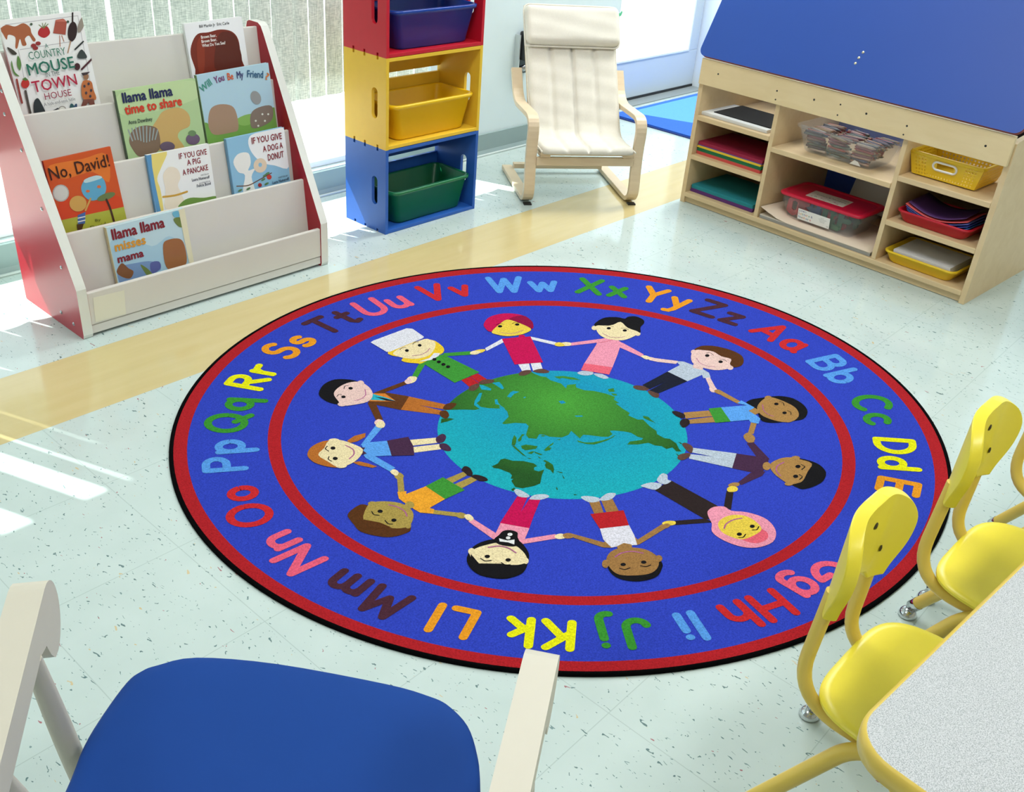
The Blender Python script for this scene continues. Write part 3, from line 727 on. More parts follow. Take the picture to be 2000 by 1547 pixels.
for x0 in (0.03, PW-0.07): strip(seat_path, x0, 0.04, 0.014, m_birch, ch, 'seat_rail')
p = MB(); p.box(0.02, PW-0.02, -0.004, 0.012, 0.166, 0.200); p.obj('front_rail', m_birch, ch, bevel=0.002)
p = MB(); p.box(0.02, PW-0.02, 0.40, 0.43, 0.024, 0.045); p.obj('rear_rail', m_birch, ch, bevel=0.002)
p = MB(); p.prism([(0.03, -0.03, 0.216), (0.03, -0.016, 0.212), (0.03, -0.016, 0.228), (0.03, -0.03, 0.230)], (PW-0.06, 0, 0)); p.obj('seat_front_rail', m_birch, ch, bevel=0.002)
# cushion
def cushion(path, x0, x1, thick, seams, bow=0.0):
    P = [Vector((0, a, b)) for a, b in path]; P = fillet(P, 0.06, 8)
    Q = []; 
    for a, b in zip(P[:-1], P[1:]):
        k = max(1, int((b-a).length/0.012))
        for i in range(k): Q.append(a.lerp(b, i/k))
    Q.append(P[-1]); n = len(Q)
    length = [0]
    for a, b in zip(Q[:-1], Q[1:]): length.append(length[-1]+(b-a).length)
    T = length[-1]; NU = 48; top = []; bot = []
    for i in range(n):
        tg = (Q[min(i+1, n-1)]-Q[max(i-1, 0)]).normalized(); nr = Vector((0, -tg.z, tg.y))
        if nr.z < 0: nr = -nr
        e = min(length[i], T-length[i])/0.03; ee = math.sqrt(max(0, 1-(1-min(1, e))**2))
        rt, rb = [], []
        for j in range(NU+1):
            en = min(length[i], T-length[i])/0.03; ins = 0.03*(1-math.sqrt(max(0, 1-(1-min(1, en))**2)))
            u = j/NU; x = x0+ins+(x1-x0-2*ins)*u
            eu = min(u, 1-u)*(x1-x0)/0.022; eu = math.sqrt(max(0, 1-(1-min(1, eu))**2))
            sdip = min([abs(u-s)*(x1-x0)/0.022 for s in seams]+[1.0]); sdip = 0.2+0.8*math.sqrt(max(0, 1-(1-min(1, sdip))**2))
            wr = 0.0012*math.sin(length[i]*90+7*u)+0.0009*math.sin(length[i]*47-13*u)
            h = thick*ee*eu*sdip+wr*eu*ee
            rt.append(Q[i]+Vector((x, 0, 0))+nr*h); rb.append(Q[i]+Vector((x, 0, 0))-nr*0.006*ee*eu)
        top.append(rt); bot.append(rb)
    mb = MB(); mb.grid(top); mb.grid([r[::-1] for r in bot]); return mb
c = cushion([(-0.045, 0.226), (0.180, 0.220), (0.478, 0.682)], 0.028, PW-0.028, 0.024, (0.26, 0.5, 0.74))
cu_o = c.obj('cushion', m_canvas, ch, weld=True)
h = cushion([(0.362, 0.548), (0.454, 0.694)], 0.018, PW-0.018, 0.040, ())
hd = h.obj('headrest', m_canvas, ch, weld=True)
def pip(path, r=0.004):
    mb = MB(); mb.tube(path, r, seg=6); return mb
nr = Vector((0, -0.85, 0.53))
pts = [(0.020, 0.362, 0.548), (PW-0.020, 0.362, 0.548), (PW-0.020, 0.454, 0.694), (0.020, 0.454, 0.694), (0.020, 0.362, 0.548)]
pip([Vector(p)+nr*0.010 for p in fillet(pts, 0.03, 5)]).obj('piping', m_canvas, hd)
pts = [(0.032, -0.042, 0.233), (0.032, 0.178, 0.230), (0.032, 0.476, 0.688)]
for xx in (0.030, PW-0.030):
    pip([Vector((xx, a, b)) for _, a, b in fillet(pts, 0.06, 6)], 0.0035).obj('piping', m_canvas, cu_o)

# wall fixture behind the chair, small sticker near the door
pl = lambda q: Vector(at_plane(q, (0, YB, 0), (0, 1, 0)))
wf = thing('wall_bracket', 'grey wall bracket with black pad and round silver knob behind the cream armchair', 'wall bracket', pl((1014, 110)))
a = pl((1010, 92)); b = pl((1007, 140)); 
p = MB(); p.box(-0.03, 0.05, -0.012, 0.0, -0.075, 0.075); p.obj('plate', mat('dark_grey_metal', (70, 78, 80), 0.4, metal=0.6), wf, bevel=0.003)
p = MB(); p.box(-0.036, -0.03, -0.03, 0.0, -0.075, 0.10); p.obj('flange', mat('pale_metal', (206, 212, 212), 0.3, metal=0.5), wf)
p = MB(); p.box(-0.022, 0.05, -0.05, -0.012, -0.01, 0.115); p.obj('rubber_pad', mat('dark_rubber', (24, 26, 30), 0.6), wf, bevel=0.008)
p = MB(); p.lathe([(0, -0.03), (0.012, -0.03), (0.016, -0.022), (0.012, -0.012), (0.006, 0)], (0.0, -0.012, -0.045), (0, 1, 0), seg=14); p.obj('knob', m_steel, wf)
p = MB(); s0 = [pl(q) for q in ((1205, 28), (1212, 25), (1214, 20), (1216, 24), (1213, 31), (1207, 32))]
p.prism([tuple(v) for v in s0], (0, -0.0008, 0)); tag(p.obj('leaf_sticker', mat('green_sticker', (90, 190, 140), 0.4)), 'tiny green sticker on the wall beside the door', 'sticker')
# blue door mat
m_mat = mat('blue_mat_pile', (48, 104, 206), 0.95, 0.25, 260, bump=0.6, bscale=260)
t = thing('door_mat', 'blue pile mat on the floor in front of the glass door', 'mat', (4.87, 2.82, 0))
p = MB(); p.prism([(x, y, 0.002) for x, y in rrect(1.0, 0.56, 0.03, 5)], (0, 0, 0.011)); p.obj('pile', m_mat, t)
p = MB(); p.prism([(x, y, 0.0) for x, y in rrect(1.02, 0.58, 0.035, 5)], (0, 0, 0.006)); p.obj('rubber_backing', mat('navy_rubber', (30, 52, 120), 0.6), t)

#==CABINET==
# ------------------------------------------------------------------ storage cabinet with easel board
KA = math.radians(-94.0566); KO = Vector((3.5017, 2.0793, 0)); KL = 1.2487
m_birchply = wood('birch_plywood', (208, 180, 134), (226, 202, 160), 0.5, (3, 14, 14))
m_plyedge = wood('plywood_edge', (206, 180, 132), (224, 202, 158), 0.5, (4, 60, 60))
kc = thing('storage_cabinet', 'birch cubby cabinet topped by a leaning blue easel board', 'cabinet', KO, KA)
KD = 0.56; BK = 0.50
for x in (0, KL-0.019):
    p = MB(); p.prism([(x, 0, 0), (x, KD, 0), (x, KD, 0.60), (x, 0.33, 0.60), (x, 0.02, 0.572), (x, 0, 0.566)], (0.019, 0, 0)); p.obj('side_panel', m_birchply, kc, bevel=0.0015)
for x in (0.360, 0.879):
    p = MB(); p.box(x, x+0.018, 0.002, BK, 0.046, 0.52); p.obj('divider', m_birchply, kc, bevel=0.0015)
for x0, x1, zs in ((0.019, 0.360, (0.207, 0.368)), (0.378, 0.879, (0.332,)), (0.897, KL-0.019, (0.203, 0.366))):
    for z in zs:
        p = MB(); p.box(x0, x1, -0.002, BK, z-0.020, z); p.obj('shelf', m_birchply, kc, bevel=0.003)
p = MB(); p.box(0.019, KL-0.019, -0.002, BK, 0.026, 0.046); p.obj('bottom_shelf', m_birchply, kc, bevel=0.003)
p = MB(); p.box(0.019, KL-0.019, 0.012, 0.030, 0.002, 0.026); p.obj('kick_board', m_birchply, kc)
m_kblue = mat('blue_laminate', (26, 72, 160), 0.5, 0.03, 4)
for x0, x1, m_ in ((0.019, 0.369, mat('shade_black_back_panel', (26, 26, 30), 0.8)), (0.369, 0.888, mat('blue_back_panel', (48, 86, 190), 0.6)), (0.888, KL-0.019, mat('shade_black_back_panel', (26, 26, 30), 0.8))):  # outer bays' backs coloured near black for the deep shade inside
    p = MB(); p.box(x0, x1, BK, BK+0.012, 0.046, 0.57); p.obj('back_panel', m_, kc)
p = MB(); p.box(0.006, KL-0.006, -0.017, 0.0, 0.493, 0.592); rail = p.obj('front_rail', wood('birch_rail', (218, 194, 144), (234, 214, 170), 0.45, (5, 20, 20)), kc, bevel=0.002)
hs = MB()
for x, z, r in ((0.092, 0.547, .0035), (0.363, 0.542, .0035), (0.521, 0.545, .004), (0.731, 0.544, .004), (0.886, 0.539, .0035), (1.16, 0.541, .004), (0.627, 0.552, .003), (0.364, 0.510, .003), (0.625, 0.514, .003), (0.882, 0.508, .003)):
    hs = MB(); hs.lathe([(0, 0.0012), (r*0.9, 0.0012), (r, 0.0)], (x, -0.017, z), (0, -1, 0), seg=10)
    hs.obj('screw_head', mat('dark_screw', (48, 46, 46), 0.45, metal=0.4), rail)
# easel board, leaning back 27 degrees
bm_ = Matrix.Translation((0, -0.030, 0.603)) @ Matrix.Rotation(math.radians(-27), 4, 'X')
w_, h_ = 1.268, 0.86
out = [(x+w_/2-0.008, z+h_/2) for x, z in rrect(w_, h_, 0.03, 6)]
p = MB(); p.prism([bm_ @ Vector((x, 0, z)) for x, z in out], (bm_.to_3x3() @ Vector((0, 0.019, 0))), m_kblue, mat('red_brown_board_edge', (120, 34, 34), 0.6, 0.5, 90))
brd = p.obj('easel_board', None, kc)
k = MB()
for x, z in ((0.629, 0.100), (0.632, 0.121), (0.638, 0.142)):
    k = MB(); k.lathe([(0, 0.0015), (0.0045, 0.001), (0.005, 0)], bm_ @ Vector((x, 0, z)), bm_.to_3x3() @ Vector((0, -1, 0)), seg=10)
    k.obj('screw_head', mat('brass_screw', (206, 200, 170), 0.35, metal=0.7), brd)
for x in (0.03, KL-0.055):
    p = MB(); p.prism([(x, 0.33, 0.60), (x, KD, 0.60), (x, KD, 1.25), (x, 0.47, 1.25)], (0.025, 0, 0)); p.obj('easel_bracket', m_birchply, kc)
KM = Matrix.Translation(KO) @ Matrix.Rotation(KA, 4, 'Z')
def kpos(x, y, z): return KM @ Vector((x, y, z))
def in_cab(name, label, cat, x, y, z, group=None, rz=0.0): return thing(name, label, cat, kpos(x, y, z), KA+rz, group)
def paper(name, label, x, y, z, w, d, h, cols, n=None, cat='paper', group=None, rz=0.0, curl=0.0):
    """a neat pile of sheets: w along the shelf, d deep, base at the middle of the front edge"""
    t = in_cab(name, label, cat, x, y, z, group, rz)
    for i, (c, h0, h1, dx, mm) in enumerate(cols):
        mb = MB(); st = max(1, int((h1-h0)/0.0035))
        for k in range(st):
            j = random.uniform(-0.0012, 0.0012); a = h0+(h1-h0)*k/st; b = h0+(h1-h0)*(k+1)/st
            mb.box(-w/2+dx+j, w/2+dx+j, j, d+j, a, b)
        mb.obj(mm, mat('paper_%d_%d_%d' % c, c, 0.7, 0.04, 20), t)
    return t
# left bay
paper('paper_stack', 'white boards under black sheets in the top left cubby', 0.175, 0.022, 0.3685, 0.315, 0.23, 0.02, [((222, 224, 222), 0, 0.012, 0, 'white_boards')], group=None).location
t = in_cab('black_paper', 'black paper lying on white boards in the top left cubby', 'paper', 0.185, 0.055, 0.3808)
p = MB(); p.box(-0.13, 0.14, 0, 0.20, 0, 0.003); p.obj('sheets', mat('black_paper', (14, 14, 17), 0.9), t)
z = 0.2075
for nm, c, h, lab in (('paper_ream', (214, 84, 78), 0.013, 'coral paper pack, lowest of the pile in the middle left cubby'), ('paper_ream', (20, 110, 66), 0.014, 'green paper stack in the middle left cubby'), ('paper_ream', (226, 190, 50), 0.008, 'yellow paper stack between green and purple in the middle left cubby'), ('paper_ream', (84, 62, 140), 0.004, 'thin purple paper layer under the red stack'), ('paper_ream', (150, 22, 60), 0.012, 'red paper stack on top in the middle left cubby')):
    paper(nm, lab, 0.178+random.uniform(-0.003, 0.003), 0.028, z, 0.312, 0.24, h, [(c, 0, h, 0, 'sheets')], group='coloured paper in the middle left cubby'); z += h+0.0003
paper('paper_ream', 'purple paper pack in shiny wrap at the bottom of the lower left cubby', 0.180, 0.028, 0.0465, 0.312, 0.25, 0.014, [((92, 44, 112), 0, 0.014, 0, 'sheets')])
w = paper('paper_ream', 'teal paper pack on the purple one in the lower left cubby', 0.180, 0.030, 0.0610, 0.308, 0.25, 0.016, [((28, 134, 144), 0, 0.016, 0, 'sheets')])
# crayons in a clear tub
m_clear = clear_mat('clear_plastic', (200, 206, 210), 0.13, 0.10)
tx, ty = 0.618, 0.145
tb = bin_('clear_tub', kpos(tx, ty, 0.3328), KA, (0.345, 0.205, 0.290, 0.165, 0.100), m_clear, 'clear plastic tub full of crayons on the middle shelf', 'tub', t=0.002, rim=0.008)
f = MB(); q = [kpos(0, 0, 0)]
f.prism([(0.06, -0.0846, 0.006), (0.105, -0.0848, 0.006), (0.092, -0.087, 0.020), (0.078, -0.0875, 0.024)], (0, -0.0005, 0)); f.obj('label_scrap', mat('white_sticker', (226, 226, 222), 0.5), tb)
CR_COL = [(176, 84, 76), (138, 108, 100), (96, 100, 104), (190, 150, 130), (120, 60, 70), (70, 80, 110), (150, 120, 80), (84, 96, 84), (160, 60, 60), (60, 50, 64), (196, 170, 150)]
cr_src = []
for c in CR_COL:
    mw = mat('crayon_wrap_%d_%d_%d' % c, tuple(min(255, int(v*0.8+46)) for v in c), 0.6); mc = mat('crayon_wax_%d_%d_%d' % c, c, 0.45)
    mb = MB(); L = 0.078; r = 0.0042
    mb.lathe([(0, 0), (r, 0), (r, 0.004)], (-L/2, 0, 0), (1, 0, 0), mc, 8); mb.lathe([(r+.0003, 0.004), (r+.0003, L-0.012)], (-L/2, 0, 0), (1, 0, 0), mw, 8)
    mb.lathe([(r, L-0.012), (r*0.95, L-0.010), (0.0018, L-0.001), (0, L)], (-L/2, 0, 0), (1, 0, 0), mc, 8)
    cr_src.append(mb)
meshes = []
crn = 0
for lay in range(8):
    zl = 0.3328+0.0135+lay*0.0095; wx = 0.270+0.007*lay; dy = 0.150+0.0045*lay
    ncol = 3; nrow = 14
    for i in range(ncol):
        for j in range(nrow):
            edge = (j <= 1) or (lay >= 6) or (i == 2 and lay >= 2 and j < 9)
            if not edge: continue
            x = tx-wx/2+wx*(i+0.5)/ncol+random.uniform(-0.022, 0.022)*(1 if i == 1 else 0.3); y = ty-dy/2+dy*(j+0.5)/nrow
            a = random.choice((0, PI))+random.gauss(0, 0.14)
            ci = random.randrange(len(CR_COL))
            if len(meshes) <= ci or True:
                if ci not in dict(meshes):
                    o = cr_src[ci].obj('crayon', None); meshes.append((ci, o))
                else:
                    o = dict(meshes)[ci].copy(); C.objects.link(o)
            o.location = kpos(x, y, zl+random.uniform(-0.0006, 0.0006)); o.rotation_euler = (0, random.uniform(-0.03, 0.03), KA+a)
            tag(o, 'paper-wrapped crayon piled in the clear tub', 'crayon', 'crayons in the clear tub'); crn += 1
# big sheets below
t = paper('paper_stack', 'large grey and cream boards lying on the bottom shelf of the middle bay', 0.628, 0.008, 0.0465, 0.485, 0.30, 0.02, [((150, 148, 142), 0, 0.011, 0, 'grey_boards'), ((206, 196, 180), 0.011, 0.0145, -0.002, 'cream_boards')])
t = in_cab('paper_sheet', 'cream sheet with lifted left edge under the red-lidded box', 'paper', 0.628, 0.006, 0.0615)
G = []
for i in range(13):
    u = i/12; x = -0.245+0.485*u; lift = 0.030*max(0, 1-u/0.22)**1.3
    G.append([(x, y, lift*(1-y/0.5)+0.0004) for y in (0.0, 0.1, 0.2, 0.30)])
p = MB(); p.grid(G); p.obj('sheet', mat('cream_paper', (236, 218, 196), 0.7), t, solid=0.0006, fix=False)
t = in_cab('paper_sheet', 'large white sheet leaning against the blue back of the middle bay', 'paper', 0.70, 0.42, 0.0640)
p = MB(); G = [[(x, 0.070*k/4, (0.158+0.02*(1 if x < -0.1 else 0))*k/4) for k in range(5)] for x in (-0.17, -0.10, 0.0, 0.165)]; p.grid(G); p.obj('sheet', mat('white_paper', (222, 224, 224), 0.7), t, solid=0.0006, fix=False)
# red-lidded box of letters
bx, by, bz, ba = 0.606, 0.146, 0.0635, math.radians(-0.3)
rb = bin_('clear_box', kpos(bx, by, bz), KA, (0.335, 0.190, 0.290, 0.165, 0.092), clear_mat('clear_box_plastic', (200, 206, 210), 0.11, 0.10), 'clear plastic box with a red lid and white printed label in the middle bay', 'box', t=0.002, rim=0.003, lip=0.03)
mlid = mat('red_lid_plastic', (200, 22, 58), 0.3)
mb = MB(); L = []
for w_, d_, z_ in ((0.345, 0.200, 0.0915), (0.360, 0.215, 0.092), (0.362, 0.217, 0.100), (0.350, 0.205, 0.104), (0.330, 0.186, 0.1045), (0.318, 0.174, 0.1005)):
    L.append([(x, y, z_) for x, y in rrect(w_, d_, 0.03, 5)])
mb.loft(L, mlid, True); lid = mb.obj('lid', None, rb)
m_lab = mat('white_label', (232, 232, 228), 0.4)
def label_text(mb, M4, items):
    for s, x0, x1, y, hh, c in items:
        v, f = text_polys(s)
        mb.add([M4 @ Vector((x0+(x1-x0)*a, 0 if False else y+hh*b, 0.0004)) for a, b in v], f, ink(c))
# front label
fz = math.atan2(0.0125, 0.075)
Mf = Matrix.Translation((-0.062, -0.0872, 0.012)) @ Matrix.Rotation(PI/2+fz, 4, 'X')
mb = MB(); mb.prism([Mf @ Vector(q) for q in ((-0.022, 0, 0.0), (0.118, 0, 0.0), (0.118, 0.044, 0.0), (-0.022, 0.044, 0.0))], Mf.to_3x3() @ Vector((0, 0, 0.0003)), m_lab)
label_text(mb, Mf, [('JUMBO', -0.018, 0.014, 0.0335, 0.006, (40, 60, 130))])
for i, ch_ in enumerate('Letters'): label_text(mb, Mf, [(ch_, -0.018+i*0.0072, -0.0122+i*0.0072, 0.0205, 0.009, [(190, 50, 46), (214, 150, 40), (40, 120, 90), (50, 90, 160)][i % 4])])
label_text(mb, Mf, [('&', 0.036, 0.043, 0.0205, 0.009, (40, 60, 130))])
for i, ch_ in enumerate('Numbers'): label_text(mb, Mf, [(ch_, -0.018+i*0.0082, -0.0110+i*0.0082, 0.0065, 0.009, [(50, 90, 160), (40, 120, 90), (190, 50, 46), (214, 150, 40)][i % 4])])
for k, (a, b) in enumerate(((0.078, 0.092), (0.070, 0.104), (0.074, 0.098), (0.076, 0.096))): label_text(mb, Mf, [('mmnmm', a, b, 0.033-k*0.0055, 0.003, (96, 100, 108))])
label_text(mb, Mf, [('CE', 0.106, 0.114, 0.005, 0.005, (90, 94, 100))])
mb.obj('front_label', None, rb, fix=False)
Ml = Matrix.Translation((-0.085, -0.062, 0.1008))
mb = MB(); mb.prism([Ml @ Vector(q) for q in ((0, 0, 0), (0.16, 0.004, 0), (0.155, 0.098, 0), (-0.008, 0.092, 0))], (0, 0, 0.0003), mat('yellowed_label', (214, 208, 198), 0.4))
label_text(mb, Ml, [('JUMBO', 0.095, 0.145, 0.074, 0.010, (60, 66, 110)), ('Letters & Numbers', 0.020, 0.145, 0.050, 0.014, (50, 56, 66)), ('mnmnmnmnmn', 0.06, 0.14, 0.036, 0.004, (120, 120, 126))])
for i in range(9):
    c = [(150, 56, 40), (60, 110, 80), (206, 170, 60), (150, 60, 90)][i % 4]; label_text(mb, Ml, [('ABDEGMNRS'[i], 0.012+i*0.014, 0.023+i*0.014, 0.010+0.008*(i % 2), 0.012, c)])
mb.obj('lid_label', None, lid, fix=False)
# letters and numbers inside
LET = [('O', (206, 74, 74)), ('B', (196, 60, 60)), ('H', (44, 86, 150)), ('T', (40, 118, 84)), ('E', (190, 54, 54)), ('L', (36, 110, 70)), ('F', (30, 100, 66)), ('I', (180, 50, 56)), ('K', (50, 90, 160)), ('N', (150, 44, 50)), ('8', (204, 70, 66)), ('4', (46, 110, 90))]
SEG = {'O': [[(0, .2), (0, .8), (.3, 1), (.6, .8), (.6, .2), (.3, 0), (0, .2)]], 'B': [[(0, 0), (0, 1), (.5, .8), (0, .5), (.6, .25), (0, 0)]], 'H': [[(0, 0), (0, 1)], [(.6, 0), (.6, 1)], [(0, .5), (.6, .5)]], 'T': [[(.3, 0), (.3, 1)], [(0, 1), (.6, 1)]], 'E': [[(.6, 0), (0, 0), (0, 1), (.6, 1)], [(0, .5), (.5, .5)]], 'L': [[(0, 1), (0, 0), (.6, 0)]], 'F': [[(0, 0), (0, 1), (.6, 1)], [(0, .5), (.5, .5)]], 'I': [[(.3, 0), (.3, 1)]], 'K': [[(0, 0), (0, 1)], [(.6, 1), (0, .45), (.6, 0)]], 'N': [[(0, 0), (0, 1), (.6, 0), (.6, 1)]], '8': [[(.3, .5), (0, .75), (.3, 1), (.6, .75), (.3, .5), (0, .25), (.3, 0), (.6, .25), (.3, .5)]], '4': [[(.45, 0), (.45, 1), (0, .35), (.6, .35)]]}
pos = [(-0.122, -0.058, 0), (-0.078, -0.056, 1), (-0.035, -0.055, 1), (0.012, -0.056, 0), (0.035, -0.050, 1), (0.062, -0.058, 0), (0.098, -0.050, 1), (0.085, -0.030, 0), (-0.10, 0.0, 0), (-0.03, 0.01, 0), (0.04, 0.0, 0), (0.10, 0.02, 0)]
cn = {(206, 74, 74): 'coral', (204, 70, 66): 'coral', (196, 60, 60): 'red', (190, 54, 54): 'red', (180, 50, 56): 'red', (150, 44, 50): 'red', (44, 86, 150): 'blue', (50, 90, 160): 'blue', (40, 118, 84): 'green', (36, 110, 70): 'green', (30, 100, 66): 'green', (46, 110, 90): 'green'}
for (s, c), (x, y, up) in zip(LET, pos):
    mb = MB(); S = 0.062 if up == 0 else 0.066
    for st in SEG[s]:
        for poly in [q for _, qs in stroke2d([(a*S-0.3*S, b*S-0.0) for a, b in st], 0.019) for q in qs]: mb.prism([(a, -0.006, b+0.008) for a, b in poly], (0, 0.012, 0))
    o = mb.obj('plastic_letter', mat('letter_%d_%d_%d' % c, c, 0.35))
    o.location = kpos(bx+x, by+y, bz+0.0095); o.rotation_euler = (0, 0, KA+random.uniform(-0.3, 0.3))
    tag(o, '%s plastic %s %s inside the red-lidded clear box' % (cn[c], 'number' if s in '84' else 'letter', s), 'letter', 'letters and numbers in the clear box')
# right bay: yellow mesh basket
m_yel = mat('yellow_plastic', (234, 196, 38), 0.35, 0.02, 20)
yb = in_cab('mesh_basket', 'yellow perforated basket with white oval handle in the top right cubby', 'basket', 1.0275, 0.155, 0.3668)
WT, WB_, HB, DT, DB = 0.262, 0.226, 0.078, 0.215, 0.185
def lattice(P, nx, nz, hole):
    mb = MB()
    for i in range(nx):
        for j in range(nz):
            if hole(i, j): continue
            q = [P(i/nx, j/nz), P((i+1)/nx, j/nz), P((i+1)/nx, (j+1)/nz), P(i/nx, (j+1)/nz)]
            mb.add(q, [(0, 1, 2, 3)])
    return mb
def wallP(sx, sy):
    def P(u, v):
        w = WB_+(WT-WB_)*v; d = DB+(DT-DB)*v; z = 0.004+HB*v
        if sx == 0: return ((u-0.5)*w, sy*d/2, z)
        return (sx*w/2, (u-0.5)*d, z)
    return P
nx, nz = 45, 13
def fh(i, j):
    if 17 <= i <= 27 and 5 <= j <= 10: return True
    if i % 2 == 0 or j % 2 == 0: return False
    if j == 1: return 2 <= i <= 42
    return (3 <= i <= 10 or 34 <= i <= 41) and j <= 11
mb = lattice(wallP(0, -1), nx, nz, fh)
def sh(i, j): return i % 2 == 1 and j % 2 == 1 and 2 <= i <= 34
for sx, sy in ((0, 1), (1, 0), (-1, 0)):
    m2 = lattice(wallP(sx, sy), 37, nz, sh); mb.add(m2.v, m2.f)
mb.add([(-WB_/2, -DB/2, 0.004), (WB_/2, -DB/2, 0.004), (WB_/2, DB/2, 0.004), (-WB_/2, DB/2, 0.004)], [(0, 1, 2, 3)])
mb.obj('mesh_body', m_yel, yb, solid=0.0025, weld=True)
p = MB(); L = [[(x, y, z) for x, y in rrect(WT+a, DT+a, 0.02+a/2, 5)] for a, z in ((0.0, 0.074), (0.012, 0.074), (0.014, 0.084), (0.008, 0.087), (-0.004, 0.086), (-0.004, 0.076))]
p.loft(L, m_yel, True, cap0=False, cap1=False); p.obj('rim', m_yel, yb)
p = MB(); r = 0.014; zc = 0.052; hw = 0.028
yy = lambda z: -(DB+(DT-DB)*((z-0.004)/HB))/2-0.003
ring = [(hw*s+r*math.cos(a), zc+r*math.sin(a)) for s, a0 in ((1, -PI/2), (-1, PI/2)) for a in [a0+PI*k/8 for k in range(9)]]
ring += ring[:2]
p.tube([(x, yy(z), z) for x, z in ring], 0.0038, seg=8, cap=False); p.obj('handle_ring', mat('white_plastic', (236, 236, 232), 0.3), yb)
# red tray and yellow tray
rt = bin_('paper_tray', kpos(1.052, 0.128, 0.2038), KA, (0.262, 0.225, 0.236, 0.20, 0.044), mat('red_plastic', (190, 20, 42), 0.35, 0.02, 20), 'red tray holding folders in the middle right cubby', 'tray', rim=0.005, lip=0.008)
yt = bin_('paper_tray', kpos(1.048, 0.128, 0.0468), KA, (0.264, 0.225, 0.236, 0.20, 0.045), m_yel, 'yellow tray holding white paper in the bottom right cubby', 'tray', rim=0.005, lip=0.008)
def bowed(name, label, x, y, z, w, d, col, sag, group, rz=0.0):
    t = in_cab(name, label, 'folder', x, y, z, group, rz)
    G = [[(w*(i/10-0.5), d*j/6, sag*(1-math.cos(2*PI*0.5*(i/10-0.5)*2*0.5))*1.4) for j in range(7)] for i in range(11)]
    p = MB(); p.grid(G); p.obj('card', mat('folder_%d_%d_%d' % col, col, 0.5), t, solid=0.0012, fix=False)
for k, (c, nm) in enumerate((((40, 100, 170), 'dark blue'), ((56, 70, 160), 'blue'), ((96, 110, 190), 'pale blue'), ((214, 84, 86), 'salmon'), ((84, 50, 110), 'purple'))):
    bowed('paper_folder', '%s folder %s in the red tray' % (nm, ('at the bottom of the pile', 'second from the bottom', 'in the middle of the pile', 'under the purple one', 'on top of the pile')[k]), 1.058-0.003*k, 0.034+(0.012 if k == 4 else 0.001*k), 0.2185+0.007*k, 0.228-(0.02 if k == 4 else 0), 0.175, c, 0.020, 'folders in the red tray', 0.02*(k-2))
paper('paper_stack', 'white paper stack filling the yellow tray', 1.050, 0.034, 0.0555, 0.216, 0.18, 0.04, [((222, 222, 224), 0, 0.041, 0, 'sheets')])
p = None

